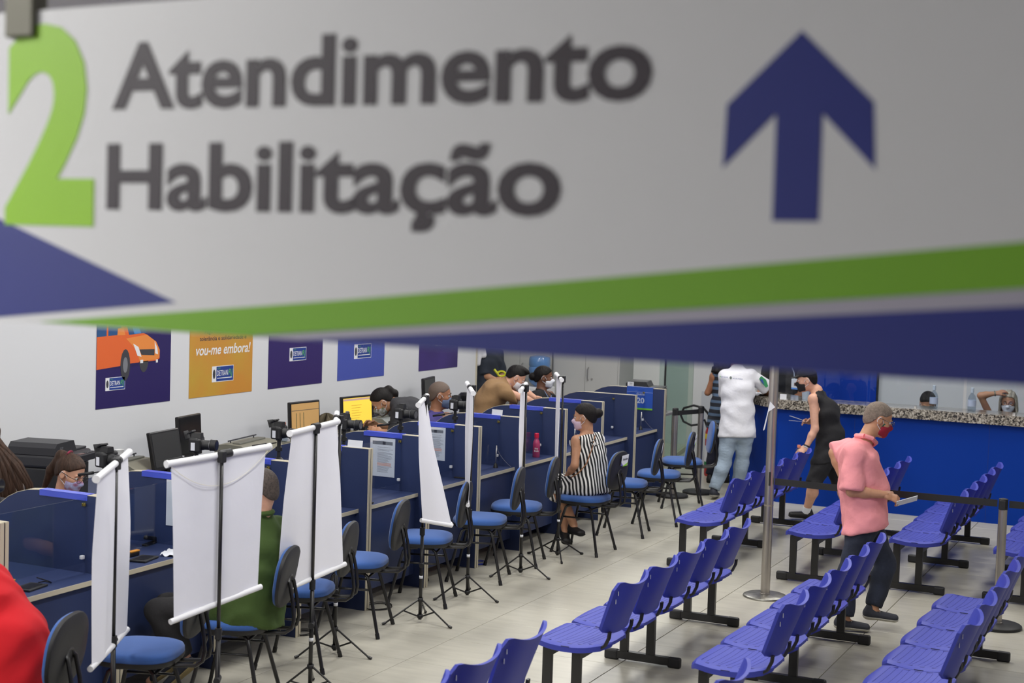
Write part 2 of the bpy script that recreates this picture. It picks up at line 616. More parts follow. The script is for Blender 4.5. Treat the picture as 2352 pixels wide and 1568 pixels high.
def logo(pp, par, a, b, wd):
    """small state traffic department badge: white crest field, blue field with lettering"""
    h = wd * 0.44
    pp.rect('logo_field', a, a + wd, b, b + h, WHT, par, 0.0012)
    pp.rect('logo_blue', a + wd * .2, a + wd * .985, b + h * .04, b + h * .96, LGB, par, 0.0016)
    ring = [(a + wd * .1 + wd * .06 * math.cos(t * PI / 6), b + h * .5 + h * .3 * math.sin(t * PI / 6)) for t in range(12)]
    pp.poly('logo_crest', ring, INKD, par, 0.0016)
    pp.text('DETRAN', WHT, par, a + wd * .23, a + wd * .73, b + h * .38, h * .34, 0.006, 0.002)
    pp.text('RJ', GRN, par, a + wd * .76, a + wd * .92, b + h * .38, h * .38, 0.0, 0.002, 0.15)
    pp.text('NOVO', GRN, par, a + wd * .25, a + wd * .38, b + h * .79, h * .1, 0.0, 0.002)
    pp.rect('logo_line', a + wd * .24, a + wd * .92, b + h * .2, b + h * .25, WHT, par, 0.0019)


def poster(x0, m, label):
    t = empty('poster', label, 'poster', (x0, YW, PB), 0, 'posters on the long wall')
    pp = Plane((x0, YW - 0.0035, PB), (1, 0, 0), (0, 0, 1))
    if pp.n.y > 0:
        pp.n = -pp.n
    pp.rect('sheet', 0, 0.9, 0, 1.25, m, t, 0.0, 0.003)
    return t, pp


t, pp = poster(9.117, PURP, 'dark violet poster with an orange van, first from the big black printer')
logo(pp, t, 0.105, 0.135, 0.23)
sc = lambda pts: [(x * 0.9 / 170, (196 - y) * 0.0038 + 0.0) for x, y in pts]
pp.poly('van_shadow', sc([(0, 112), (60, 118), (142, 108), (145, 104), (0, 106)]), mat('poster shade', (36, 28, 80), 0.4), t, 0.0005)
pp.poly('wheel', [(0.56 + .055 * math.cos(a * PI / 8), 0.345 + .09 * math.sin(a * PI / 8)) for a in range(16)], INKD, t, 0.0008)
pp.poly('van_body', sc([(0, 30), (58, 26), (112, 50), (134, 66), (143, 84), (143, 102), (135, 106), (78, 108), (50, 112), (0, 116)]), VO, t, 0.0008)
pp.poly('van_front', sc([(64, 56), (112, 50), (134, 66), (143, 84), (142, 100), (134, 104), (96, 106), (90, 84), (76, 68)]), VO2, t, 0.0012)
pp.poly('van_roof', [(0, 0.62), (0.36, 0.64), (0.32, 0.80), (0, 0.82)], VO, t, 0.0008)
pp.poly('windscreen', [(0.375, 0.56), (0.59, 0.57), (0.44, 0.76), (0.30, 0.76)], VG, t, 0.0012)
pp.poly('screen_glare', [(0.44, 0.565), (0.52, 0.568), (0.40, 0.76), (0.34, 0.76)], VG2, t, 0.0016)
pp.poly('side_window', [(0.0, 0.555), (0.11, 0.56), (0.11, 0.76), (0.0, 0.75)], VG, t, 0.0012)
pp.poly('side_window', [(0.13, 0.56), (0.29, 0.565), (0.25, 0.76), (0.13, 0.76)], VG, t, 0.0012)
pp.poly('mirror', [(0.235, 0.56), (0.33, 0.56), (0.31, 0.62), (0.24, 0.615)], VO2, t, 0.0016)
pp.poly('grille', [(0.50, 0.44), (0.69, 0.435), (0.69, 0.385), (0.53, 0.395)], INKD, t, 0.0016)
pp.poly('headlight', [(0.425, 0.49), (0.49, 0.46), (0.53, 0.38), (0.48, 0.39)], WHT, t, 0.0016)
pp.poly('headlight', [(0.69, 0.50), (0.725, 0.44), (0.735, 0.39), (0.70, 0.40)], WHT, t, 0.0016)
pp.rect('fog_light', 0.515, 0.55, 0.33, 0.355, WHT, t, 0.0016)
pp.rect('fog_light', 0.71, 0.735, 0.325, 0.35, WHT, t, 0.0016)
pp.poly('wheel', [(0.335 + .058 * math.cos(a * PI / 8), 0.325 + .125 * math.sin(a * PI / 8)) for a in range(16)], INKD, t, 0.0016)
pp.poly('hub', [(0.335 + .028 * math.cos(a * PI / 8), 0.325 + .062 * math.sin(a * PI / 8)) for a in range(16)], INK, t, 0.002)
t, pp = poster(10.268, ORG, 'orange poster with white script words between two violet posters')
logo(pp, t, 0.31, 0.115, 0.31)
pp.text('Pego minha civilidade,', INKD, t, 0.20, 0.72, 0.535, 0.036, 0.0, 0.001)
pp.text('tolerância e solidariedade e', INKD, t, 0.13, 0.80, 0.475, 0.036, 0.012, 0.001)
pp.text('vou-me embora!', WHT, t, 0.07, 0.85, 0.355, 0.085, 0.016, 0.001, 0.22)
t, pp = poster(11.419, PUR2, 'dark violet poster with small white icons right of the orange poster')
logo(pp, t, 0.335, 0.235, 0.28)
pp.rect('icon_line', 0.06, 0.83, 0.62, 0.655, mat('poster line', (36, 24, 66), .5), t)
for ic in (0.37, 0.78):
    pp.poly('icon', [(ic + .035 * math.cos(a * PI / 8), 0.72 + .045 * math.sin(a * PI / 8)) for a in range(16)], WHT, t)
    pp.poly('icon_core', [(ic + .025 * math.cos(a * PI / 8), 0.73 + .03 * math.sin(a * PI / 8)) for a in range(16)], PUR2, t, 0.001)
t, pp = poster(12.598, BLU, 'plain medium blue poster with one small badge')
logo(pp, t, 0.30, 0.20, 0.33)
t, pp = poster(14.237, PV, 'violet poster nearest the wall corner')
logo(pp, t, 0.36, 0.26, 0.24)

# ------------------------------------------------------------------ desks, dividers, acrylic screens
DX = [4.79, 5.67, 6.555, 7.44, 8.33, 9.21, 10.08, 10.94, 11.80, 12.70, 13.60, 14.50, 15.39]
prof = [(5.41, 0.0), (5.41, 1.15), (5.98, 1.15)] + [(5.98 + 0.40 * math.sin(a), 0.80 + 0.35 * math.cos(a)) for a in [k * PI / 16 for k in range(1, 9)]] + [(6.38, 0.0)]
top = prof[1:-1]


def divider(x, label):
    t = empty('desk_divider', label, 'divider', (x, 0, 0), 0, 'navy dividers between the service desks')
    m = MB()
    m.prism(prof, -0.0275, -0.004, 'yz')
    m.prism(prof, 0.004, 0.0275, 'yz')
    m.prism([(5.425, 0.01), (5.425, 1.14), (6.0, 1.14), (6.3, 1.0), (6.36, 0.01)], -0.004, 0.004, 'yz')
    m.build('panel', NAVY, t)
    for s in (-1, 1):
        e = MB()
        a, b = (0.0045, 0.028) if s > 0 else (-0.028, -0.0045)
        e.box(a, b, 5.407, 5.4115, 0, 1.152)
        for (p, q2) in zip(top[:-1], top[1:]):
            e.add([(a, p[0], p[1]), (b, p[0], p[1]), (b, q2[0], q2[1]), (a, q2[0], q2[1]),
                   (a, p[0], p[1] + .003), (b, p[0], p[1] + .003), (b, q2[0] + .001, q2[1] + .003), (a, q2[0] + .001, q2[1] + .003)],
                  [(0, 1, 2, 3), (4, 5, 6, 7), (0, 1, 5, 4), (2, 3, 7, 6), (0, 3, 7, 4), (1, 2, 6, 5)])
        e.build('edge_band', EDGE, t)
    return t


DN = ['half out of sight by the red shirt', 'beside the red shirted sitter', 'behind the first narrow white backdrop', 'behind the wide white backdrop', 'below the camera with the raised flap', 'with a name card on its top', 'with a printed sheet, before the hunched woman', 'with a printed sheet, before the bald man',
      'before the brown shirt man', 'before the woman in black blazer', 'left of the striped dress woman', 'right of the striped dress woman', 'at the far end of the row, holding the desk 20 plate']
for i, x in enumerate(DX):
    if i in (0,):
        continue
    divider(x, 'navy desk divider ' + DN[i])
BANDM = mat('blue acrylic plate', (76, 92, 208), 0.25)
for i, x in enumerate(DX[:-1]):
    xa, xb = x + 0.028, DX[i + 1] - 0.028
    if i == 0:
        xa = xb - 0.6
    nm = ['at the red shirted sitter', 'right of the red shirted sitter', 'with a white paper and black pad', 'in front of the green shirt man', 'behind the second wide backdrop', 'left of the printed sheet', 'under the twisted backdrop', 'with a round white lid', 'with the pink bottle', 'at the striped dress woman', 'right of the striped dress woman', 'beside the desk 20 plate'][i]
    t = empty('service_desk', 'navy service desk ' + nm, 'desk', ((xa + xb) / 2, 5.48, 0), 0, 'navy service desks')
    hw = (xb - xa) / 2
    MB().box(-hw, hw, 0.004, 0.86, 0.695, 0.72).build('tabletop', NAVY, t)
    MB().box(-hw, hw, 0.0, 0.004, 0.694, 0.7205).build('edge_band', EDGE, t)
    MB().box(-hw, hw, 0.025, 0.045, 0.10, 0.695).build('modesty_panel', NAVY, t)
    t = empty('acrylic_screen', 'clear acrylic screen on the desk ' + nm, 'screen', ((xa + xb) / 2, 5.64, 0.78), 0, 'acrylic screens on the desks')
    MB().box(-hw + .003, hw - .003, -0.002, 0.002, 0.0, 0.36).build('pane', SCRG, t)
    for s in (-1, 1):
        MB().box(s * hw - .022, s * hw + .022, 0.004, 0.012, 0.312, 0.332, 0, None, .003).box(s * hw * .96 - .008, s * hw * .96 + .008, -0.010, 0.0, 0.314, 0.330, 0, None, .003).build('clip', BRASS, t)
        MB().box(s * (hw - .024) - .012, s * (hw - .024) + .012, -0.010, 0.010, 0.02, 0.042, 0, None, .004).build('clip', WHT, t)
for i, x in enumerate(DX[2:-2]):
    t = empty('number_plate', 'blue folded acrylic plate on the divider ' + DN[i + 2], 'plate', (x, 5.8, 1.15), 0, 'blue plates folded over the dividers')
    MB().box(-0.031, -0.029, -0.17, 0.17, -0.028, 0.0045).box(-0.031, 0.031, -0.17, 0.17, 0.0035, 0.0055).box(0.029, 0.031, -0.17, 0.17, -0.028, 0.0045).build('plate', BANDM, t)
# desk 20 plate on the last divider
t = empty('number_plate', 'blue hanging plate reading Guichê 20', 'plate', (15.39, 5.69, 1.152))
MB().box(-0.033, -0.030, -0.15, 0.15, -0.235, 0.006).box(-0.033, 0.033, -0.15, 0.15, 0.004, 0.007).build('plate', mat('plate blue', (52, 88, 176), 0.25), t)
pp = Plane((-0.034, 0.15, -0.235), (0, -1, 0), (0, 0, 1), False)
if pp.n.x > 0:
    pp.n = -pp.n
pp.rect('green_strip', 0, 0.30, 0, 0.018, mat('plate green', (120, 190, 60), .4), t, 0.0006)
pp.text('Guichê', PAPER, t, 0.115, 0.205, 0.155, 0.024, 0.012, 0.0006)
pp.text('20', PAPER, t, 0.12, 0.205, 0.070, 0.058, 0.025, 0.0006)
pp.rect('tape', 0.0, 0.30, 0.185, 0.19, mat('clear tape edge', (130, 150, 210), .3), t, 0.0006)


def sheet_on_divider(x, y0, y1, z0, z1, label):
    t = empty('printed_sheet', label, 'paper', (x - 0.03, (y0 + y1) / 2, z0))
    pp = Plane((x - 0.0285, y1, z0), (0, -1, 0), (0, 0, 1))
    if pp.n.x > 0:
        pp.n = -pp.n
    W_, H_ = y1 - y0, z1 - z0
    pp.rect('sheet', 0, W_, 0, H_, PAPER, t, 0.001)
    pp.rect('print', W_ * .1, W_ * .9, H_ * .83, H_ * .92, INK, t, 0.0014)
    pp.rect('print', W_ * .5, W_ * .62, H_ * .83, H_ * .92, INKD, t, 0.0017)
    rr = random.Random(int(x * 100))
    m = MB()
    for k in range(24):
        zz = H_ * (.76 - k * .028)
        if 15 <= k <= 17 or k in (1, 4):
            continue
        a0, a1 = W_ * .3, W_ * rr.uniform(.7, .93)
        m.add([tuple(pp.P(a0, zz, .0012)), tuple(pp.P(a1, zz, .0012)), tuple(pp.P(a1, zz + .0022, .0012)), tuple(pp.P(a0, zz + .0022, .0012))], [(0, 1, 2, 3)])
    fix_parent(m.build('text_lines', INK), t)['kind'] = 'stuff'
    for k in (15, 16, 17):
        pp.rect('orange_line', W_ * .3, W_ * .85, H_ * (.76 - k * .028), H_ * (.76 - k * .028) + .004, INKO, t, 0.0014)


sheet_on_divider(10.08, 5.69, 5.91, 0.818, 1.113, 'A4 printed sheet with orange lines taped on the divider facing the hunched woman')
sheet_on_divider(10.94, 5.71, 5.92, 0.85, 1.12, 'A4 printed sheet half hidden by the twisted backdrop')
for (x, y, z, wd, lb) in ((9.21, 5.47, 1.153, .12, 'white name card standing on a divider top behind the white backdrop'), (11.80, 5.62, 1.153, .1, 'small white card beside the bald man camera')):
    t = MB().add([(x - .02, y, z), (x - .02, y + wd, z), (x - .012, y + wd, z + .05), (x - .012, y, z + .05), (x - .017, y, z), (x - .017, y + wd, z), (x - .009, y + wd, z + .05), (x - .009, y, z + .05)],
             [(0, 1, 2, 3), (4, 5, 6, 7), (0, 1, 5, 4), (1, 2, 6, 5), (2, 3, 7, 6), (3, 0, 4, 7)]).build('name_card', PAPER)
    tag(t, lb, 'card')

# ------------------------------------------------------------------ counter
t = empty('reception_counter', 'long blue reception counter with speckled grey granite top', 'counter', (15.8, 2.0, 0))
C0 = [(15.76, -3.1), (15.76, 4.26), (16.50, 5.0), (16.62, 4.88), (15.90, 4.16), (15.90, -3.1)]
MB().prism(C0, 0.0, 1.0, 'xy').build('front_panel', DBLUE)
o = COL.objects[-1]
fix_parent(o, t)
for yy in (-0.6, 0.75, 2.1, 3.45):
    fix_parent(MB().box(15.7595, 15.7602, yy, yy + .004, 0, 1.0).build('panel_joint', mat('joint dark blue', (2, 34, 110), .5)), t)
G = [(15.70, -3.12), (15.70, 4.29), (16.47, 5.07), (16.83, 4.72), (16.16, 4.06), (16.16, -3.12)]
o = MB().prism(G, 1.0, 1.10, 'xy').build('granite_top', granite())
fix_parent(o, t)
for k, (y0, y1) in enumerate(((3.35, 4.30), (2.38, 3.33), (1.41, 2.36), (0.44, 1.39))):
    t = empty('counter_screen', 'clear acrylic counter screen ' + ['before the black capped client', 'left of the first bottle', 'right of the second bottle', 'at the right end of the counter'][k], 'screen', (15.84, (y0 + y1) / 2, 1.1), 0, 'acrylic screens on the counter')
    h = (y1 - y0) / 2
    MB().box(-0.003, 0.003, -h + .005, h - .005, 0.0, 0.62).build('pane', SCRG, t)
    MB().box(-0.015, 0.015, -.012, .012, 0.0, 0.02).build('clip', CHROME, t)
# blue wall panel behind the counter
BPAN = mat('glossy blue panel', (30, 66, 170), 0.12)
o = MB().box(18.06, 18.1, 3.72, 4.65, 0.0, CEIL).box(18.06, 18.1, 4.66, 5.0, 0.0, CEIL).build('trim_3', BPAN)
structure(o)
structure(MB().box(18.05, 18.1, 3.70, 3.715, 0, CEIL).build('trim_4', BLKM))

# ------------------------------------------------------------------ waiting benches (rows of five blue seats)
PITCHX = 0.505


def seat_mesh():
    m = MB()
    W2, D = 0.2505, 0.43

    def outline(v):            # half width at depth v (0 front .. 1 rear)
        return W2 * (1 - abs(2 * v - 0.94) ** 5 * 0.42) if v < .94 else W2 * (1 - abs(2 * v - 0.94) ** 5 * 0.42)

    def topf(u, v):
        x = (u * 2 - 1) * outline(v)
        bul = 0.018 * (1 - (u * 2 - 1) ** 2)
        y = -v * D + (bul if v < 0.5 else 0) * (1 - 2 * v)
        z = 0.430 - 0.016 * math.sin(PI * min(1, max(0, (v - .08) / .8))) - 0.035 * max(0, 1 - v / 0.14) ** 2 + 0.006 * (abs(u * 2 - 1)) ** 4 - 0.012 * (abs(u * 2 - 1)) ** 16
        return (x, y, z)

    def botf(u, v):
        x, y, z = topf(u, v)
        return (x * .985, y, z - (0.030 if 0.02 < v < 0.98 else 0.018) + (0.012 if 0.1 < u < 0.9 and 0.1 < v < .9 else 0))
    m.grid(topf, 14, 12, 0, None, botf)
    for k in range(5):          # row of moulded slots and the shallow grooves that run from them
        v = 0.22 + k * 0.145
        for (uu, w_) in ((0.90, 0.020), (0.10, 0.012)):
            c = topf(uu, v)
            m.box(c[0] - .006, c[0] + .006, c[1] - w_, c[1] + w_, c[2] - .002, c[2] + .0012, 1)
        for off in (-.035, .035):
            pts = []
            for j in range(9):
                uu = 0.87 - 0.72 * j / 8
                vv = v + off - 0.10 * (j / 8) ** 2 * (1 if k > 1 else .5)
                c = topf(uu, min(.95, max(.12, vv)))
                pts.append((c[0], c[1], c[2] + .0002))
            m.tube(pts, 0.0009, 4, 1, None, False)
    m.box(-W2 + .0005, -W2 + .0025, -0.235, -0.185, 0.404, 0.412, 2)
    return m


def back_mesh():
    m = MB()

    def P(u, v, off):
        a = u * 2 - 1
        w_ = 0.205 + 0.030 * v
        x = a * w_
        y = -0.425 - 0.112 * v + 0.068 * abs(a) ** 3.2 * (0.55 + .45 * v) + off
        zt = 0.762 + 0.050 * a * a - 0.060 * max(0.0, (abs(a) - .80) / .20) ** 2.2
        zb = 0.480 + 0.022 * a * a + 0.020 * max(0.0, (abs(a) - .85) / .15) ** 2
        z = zb + v * (zt - zb)
        return (x, y, z)
    def front(u, v):
        rim = 1 if (0.12 < u < 0.88 and 0.16 < v < 0.86) else 0
        return P(u, v, 0.0 - 0.006 * rim)
    def rear(u, v):
        return P(u, v, -0.014 if (0.05 < u < 0.95 and 0.05 < v < 0.95) else -0.018)
    m.grid(front, 18, 14, 0, None, rear)
    for uu in (0.66, 0.76):
        for (a, b) in ((0.58, 0.72), (0.30, 0.36)):
            for du in (0, .05):
                m.tube([tuple(np.array(P(uu + du, a, -.005))), tuple(np.array(P(uu + du, b, -.005)))], 0.0012, 4, 1, None, False)
            m.tube([tuple(np.array(P(uu, b, -.005))), tuple(np.array(P(uu + .05, b, -.005)))], 0.0012, 4, 1, None, False)
    for (uu, vv) in ((0.07, .78), (0.07, .62)):
        c = P(uu, vv, -0.0185)
        m.box(c[0] - .003, c[0] + .003, c[1] - .001, c[1] + .001, c[2] - .012, c[2] + .012, 2)
    return m


def make_bench(n, x0, yf, label):
    t = empty('waiting_bench', label, 'bench', (x0, yf, 0), 0, 'blue waiting room benches')
    sm = seat_mesh().build('seat', [PLB, PLD, BLKM], t)
    bk = back_mesh().build('backrest', [PLB, PLD, PAPER], t)
    sm.location = bk.location = (0.252, 0, 0)
    br = MB()
    for sx in (-0.17, 0.17):
        for dx in (-.009, .009):
            br.tube([(sx + dx, -0.18, .392), (sx + dx, -0.32, .392), (sx + dx, -0.375, .398), (sx + dx, -0.415, .425), (sx + dx, -0.436, .470), (sx + dx, -0.440, .505)], 0.0085, 6)
    for yy in (-0.055, -0.23):
        br.box(-0.12, 0.12, yy - .02, yy + .02, .362, .396)
    bo = br.build('bracket', BLK, t)
    bo.location = (0.252, 0, 0)
    for k in range(1, n):
        for s_ in (sm, bk, bo):
            c = s_.copy()
            COL.objects.link(c)
            c.parent = t
            c.location = (0.252 + k * PITCHX, 0, 0)
    L = n * PITCHX
    for yy in (-0.055, -0.232):
        MB().box(0.115, L + 0.075, yy - .0225, yy + .0225, .312, .362, 0, None, .003).build('beam', BLK, t)
    legs = None
    for lx in (0.13, L / 2 + .08, L + 0.06):
        if legs is None:
            m = MB()
            for yy in (-0.055, -0.232):
                m.box(-0.016, 0.016, yy - .026, yy + .026, .05, .366)
            a = m.build('post', BLK, t)
            m = MB()
            m.box(-0.019, 0.019, -0.415, 0.055, .012, .062)
            b = m.build('foot_bar', BLK, t)
            m = MB()
            m.box(-0.022, 0.022, -0.02, 0.075, .0, .066, 0, None, .012)
            c1 = m.build('foot_cap', BLKM, t)
            m = MB()
            m.box(-0.022, 0.022, -0.435, -0.35, .0, .066, 0, None, .012)
            c2 = m.build('foot_cap', BLKM, t)
            legs = [a, b, c1, c2]
            use = legs
        else:
            use = []
            for s_ in legs:
                c = s_.copy()
                COL.objects.link(c)
                c.parent = t
                use.append(c)
        for s_ in use:
            s_.location = (lx, 0, 0)
    return t


bench = make_bench(5, 7.6, 3.41, 'blue five seat bench standing left of the paper-tagged steel post')
for (x0, yf, lb) in ((7.6, 2.495, 'blue five seat bench in front of the pink shirt man'), (7.66, 1.60, 'blue five seat bench before the floor post with the perforated base'),
                     (11.8, 4.05, 'blue five seat bench nearest the upholstered desk chairs in the far block'), (11.8, 3.115, 'blue five seat bench between the steel post and the pink shirt man'),
                     (11.93, 2.32, 'blue five seat bench under the belt, behind the pink shirt man'), (11.95, 1.53, 'blue five seat bench cut off behind the belt post at the counter'),
                     (4.17, 3.41, 'blue bench with only its last backrests showing, closest to the backdrops'), (4.03, 2.36, 'blue bench with one backrest tip showing, before the pink shirt man row'),
                     (4.07, 1.35, 'blue bench barely showing at the lower edge, before the perforated base row')):
    c = copy_tree(bench)
    c.location = (x0, yf, 0)
    c['label'] = lb

# ------------------------------------------------------------------ upholstered client chairs (local x = facing)
def make_chair(label):
    t = empty('client_chair', label, 'chair', (0, 0, 0), 0, 'blue upholstered chairs at the service desks')

    def cushion(a, b, n=36, e=3.0):
        return [(a * math.copysign(abs(math.cos(2 * PI * k / n)) ** (2 / e), math.cos(2 * PI * k / n)), b * math.copysign(abs(math.sin(2 * PI * k / n)) ** (2 / e), math.sin(2 * PI * k / n))) for k in range(n)]

    def puff(m, a, b, layers, M=None, mi=0, e=3.0):
        rings = []
        n = 36
        for (k, z) in layers:
            rings += [(x * k, y * k, z) for x, y in cushion(a, b, n, e)]
        fs = [(i * n + j, i * n + (j + 1) % n, (i + 1) * n + (j + 1) % n, (i + 1) * n + j) for i in range(len(layers) - 1) for j in range(n)]
        fs += [tuple(range(n))[::-1], tuple((len(layers) - 1) * n + j for j in range(n))]
        return m.add(rings, fs, mi, True, M)
    m = MB()
    puff(m, 0.205, 0.21, [(0.97, 0.445), (1.0, 0.455), (1.0, 0.475), (0.97, 0.488), (0.88, 0.497), (0.6, 0.502), (0.2, 0.503)])
    m.build('seat', FABB, t)
    m = MB()
    puff(m, 0.207, 0.212, [(0.85, 0.424), (0.97, 0.428), (1.0, 0.440), (1.0, 0.455)])
    m.build('seat_shell', BLKM, t)
    # backrest: rounded panel, cushion in front and a black shell behind, standing tilted
    BM = TM((-0.300, 0, 0.728), 0, 0, -0.13) @ Matrix.Rotation(PI / 2, 4, 'Y')

    m = MB()
    puff(m, 0.165, 0.20, [(0.99, 0.004), (1.0, 0.012), (0.97, 0.026), (0.86, 0.034), (0.5, 0.036)], BM, 0, 2.6)
    m.build('backrest', FABB, t)
    m = MB()
    puff(m, 0.168, 0.203, [(0.6, -0.016), (0.9, -0.014), (0.98, -0.008), (1.0, 0.0), (1.0, 0.010)], BM, 0, 2.6)
    m.build('back_shell', BLKM, t)
    # curved double tube from under the seat up to the back
    m = MB()
    m.tube([(0.0, 0.055, .418), (-.20, .055, .418), (-.305, .055, .424), (-.342, .053, .450), (-.352, .050, .50), (-.340, .045, .60), (-.320, .042, .70), (-.312, .036, .708), (-.310, .022, .731), (-.310, 0, .738),
            (-.310, -.022, .731), (-.312, -.036, .708), (-.320, -.042, .70), (-.340, -.045, .60), (-.352, -.050, .50), (-.342, -.053, .450), (-.305, -.055, .424), (-.20, -.055, .418), (0.0, -.055, .418)], 0.0105, 8)
    m.build('back_support', BLK, t)
    for sx in (-1, 1):
        for sy in (-1, 1):
            m = MB()
            m.tube([(sx * .02, sy * .125, .415), (sx * .09, sy * .13, .412), (sx * .118, sy * .14, .39), (sx * .135, sy * .15, .33), (sx * .21, sy * .205, .02)], 0.0115, 8)
            m.tube([(sx * .206, sy * .2025, .035), (sx * .2145, sy * .2085, .0)], 0.0145, 8)
            m.build('leg', BLK, t)
    for sy in (-1, 1):
        MB().tube([(-.14, sy * .155, .31), (.14, sy * .155, .31)], 0.008, 6).build('stretcher', BLK, t)
    for sx in (-.12, .12):
        MB().tube([(sx, -.14, .39), (sx, .14, .39)], 0.008, 6).build('cross_tube', BLK, t)
    return t


CH_ = [  # x, y of seat centre, heading (radians), label
    (5.13, 4.89, 1.88, 'blue chair with black back shell carrying the red shirted sitter'),
    (6.15, 4.94, 1.90, 'empty blue chair beside the first narrow backdrop pole'),
    (6.95, 4.93, 1.88, 'blue chair carrying the green shirt man'),
    (7.80, 5.06, 1.87, 'empty blue chair between the green shirt man and the second wide backdrop'),
    (8.70, 5.20, 1.85, 'empty blue chair right of the second wide backdrop'),
    (9.68, 5.22, 1.87, 'empty blue chair behind the twisted backdrop pole'),
    (10.60, 5.22, 1.85, 'empty blue chair left of the straight narrow backdrop'),
    (11.32, 5.24, 1.83, 'empty blue chair just before the striped dress woman'),
    (12.10, 4.95, 1.55, 'blue chair with white note on its back carrying the striped dress woman'),
    (13.08, 4.96, 1.78, 'empty blue chair right after the striped dress woman'),
    (13.84, 4.90, 1.78, 'empty blue chair with white note behind the last desk divider'),
    (14.88, 5.02, 1.99, 'blue chair partly hidden by the white shirt man')]
chair0 = make_chair(CH_[0][3])
chairs = []
for i, (x, y, h, lb) in enumerate(CH_):
    c = chair0 if i == 0 else copy_tree(chair0)
    c.location = (x, y, 0)
    c.rotation_euler = (0, 0, h)
    c['label'] = lb
    chairs.append(c)
for i, wd in ((8, .15), (9, .04), (10, .15), (11, .12)):
    bm_ = TM((-0.3330, wd / 2 + (-.05 if i in (8, 10) else 0), 0.822), 0, 0, -0.13)
    pp = Plane(bm_ @ Vector((-0.002, 0, -0.06)), (0, -1, 0), (-0.13, 0, 1), False)
    if pp.n.x > 0:
        pp.n = -pp.n
    t = chairs[i]
    hh = .10
    pp.poly('paper_note', [(0, .015), (wd, 0), (wd, hh), (0, hh)], PAPER, t, 0.003, 0.001)
    if wd > .1:
        pp.poly('note_green', [(wd * .25, 0.003), (wd * .9, 0.0), (wd, .018), (wd, .028), (wd * .5, .012)], mat('note green', (150, 210, 50), .6), t, 0.0036)
        pp.poly('note_violet', [(0, .012), (wd * .35, .004), (0, .045)], mat('note violet', (90, 84, 170), .6), t, 0.0036)
        pp.text('Veículos', INKD, t, wd * .15, wd * .9, .055, .020, 0.02, 0.0042)

# ------------------------------------------------------------------ belt posts
POST = mat('belt post aluminium', (176, 170, 164), 0.3, 0.85, noise=0.12, nscale=9, stretch=(1, 1, .25))
def belt_post(x, y, h, r, label, base_r=0.17, base_m=BLKM, base_h=0.028, tilt=0.0):
    t = empty('belt_post', label, 'post', (x, y, 0), 0, 'belt barrier posts')
    MB().lathe([(base_r, 0), (base_r, base_h * .7), (base_r * .93, base_h), (0.04, base_h + .004)], 36).build('base', base_m, t)
    MB().lathe([(r * 1.15, base_h), (r * 1.15, base_h + .012), (r, base_h + .014), (r, h - .02)], 20).build('pole', POST, t)
    MB().lathe([(r * 1.05, h - .075), (r * 1.05, h - .004), (r * 1.0, h), (r * .5, h + .004)], 20).box(-r * 1.35, r * 1.35, -.02, .02, h - .075, h - .008, 0, None, .003).build('belt_head', BLKM, t)
    return t


bp0 = belt_post(11.207, 1.375, 0.925, 0.031, 'steel belt post with a round perforated black base right of the pink shirt man')
m = MB()
for rr_ in (0.06, 0.095, 0.13):
    nn = int(rr_ * 140)
    for k in range(nn):
        a = 2 * PI * k / nn
        m.lathe([(.0045, 0.0), (.0045, .0006)], 6, (rr_ * math.cos(a), rr_ * math.sin(a), .0288 - (rr_ - .12 > 0) * .001))
o = m.build('base_holes', mat('hole black', (6, 6, 6), .9), bp0)
o['kind'] = 'stuff'
belt_post(15.822, 5.144, 0.955, 0.031, 'steel belt post standing left of the striped top woman')
belt_post(15.42, 5.30, 0.955, 0.031, 'steel belt post standing against the last desk divider')
m = MB().box(0, 0.36, -0.001, 0.001, 0.875, 0.925)
o = m.build('barrier_belt', BLKM)
o.location = (15.45, 5.285, 0)
o.rotation_euler = (0, 0, -0.36)
tag(o, 'short black belt stretched between the two posts by the last divider', 'belt')
# tall steel post (thick tube, slightly leaning) with a torn paper tag
t = empty('tall_post', 'tall scuffed steel post on a round metal base with a torn paper tag', 'post', (11.23, 3.085, 0))
MB().lathe([(0.165, 0), (0.168, .006), (0.165, .014), (0.155, .019), (0.045, .024)], 40).build('base', mat('scuffed steel base', (150, 148, 140), 0.35, 0.85, noise=0.2, nscale=30), t)
MB().lathe([(0.039, .02), (0.039, .03), (0.0355, .032), (0.0345, 2.45), (0.034, 2.46)], 28).build('pole', POST, t)
MB().lathe([(0.0362, .70), (0.0362, .712)], 20).build('worn_ring', mat('worn ring', (130, 122, 112), .6), t)
MB().box(-0.040, -0.030, -0.016, -0.002, .86, .965, 0, None, .002).build('belt_slot', BLKM, t)
sn = MB()
sn.add([(-.036, .012, 1.50), (-.040, -.030, 1.46), (-.038, .022, 1.42), (-.030, .044, 1.30), (-.028, .050, 1.28), (-.030, .060, 1.275),
        (-.034, .013, 1.50), (-.038, -.029, 1.46), (-.036, .023, 1.42), (-.028, .045, 1.30), (-.026, .051, 1.28), (-.028, .061, 1.275)],
       [(0, 1, 2), (0, 2, 3, 5), (3, 4, 5), (6, 8, 7), (6, 11, 9, 8), (9, 11, 10), (0, 6, 7, 1), (0, 5, 11, 6)])
sn.build('paper_tag', PAPER, t)
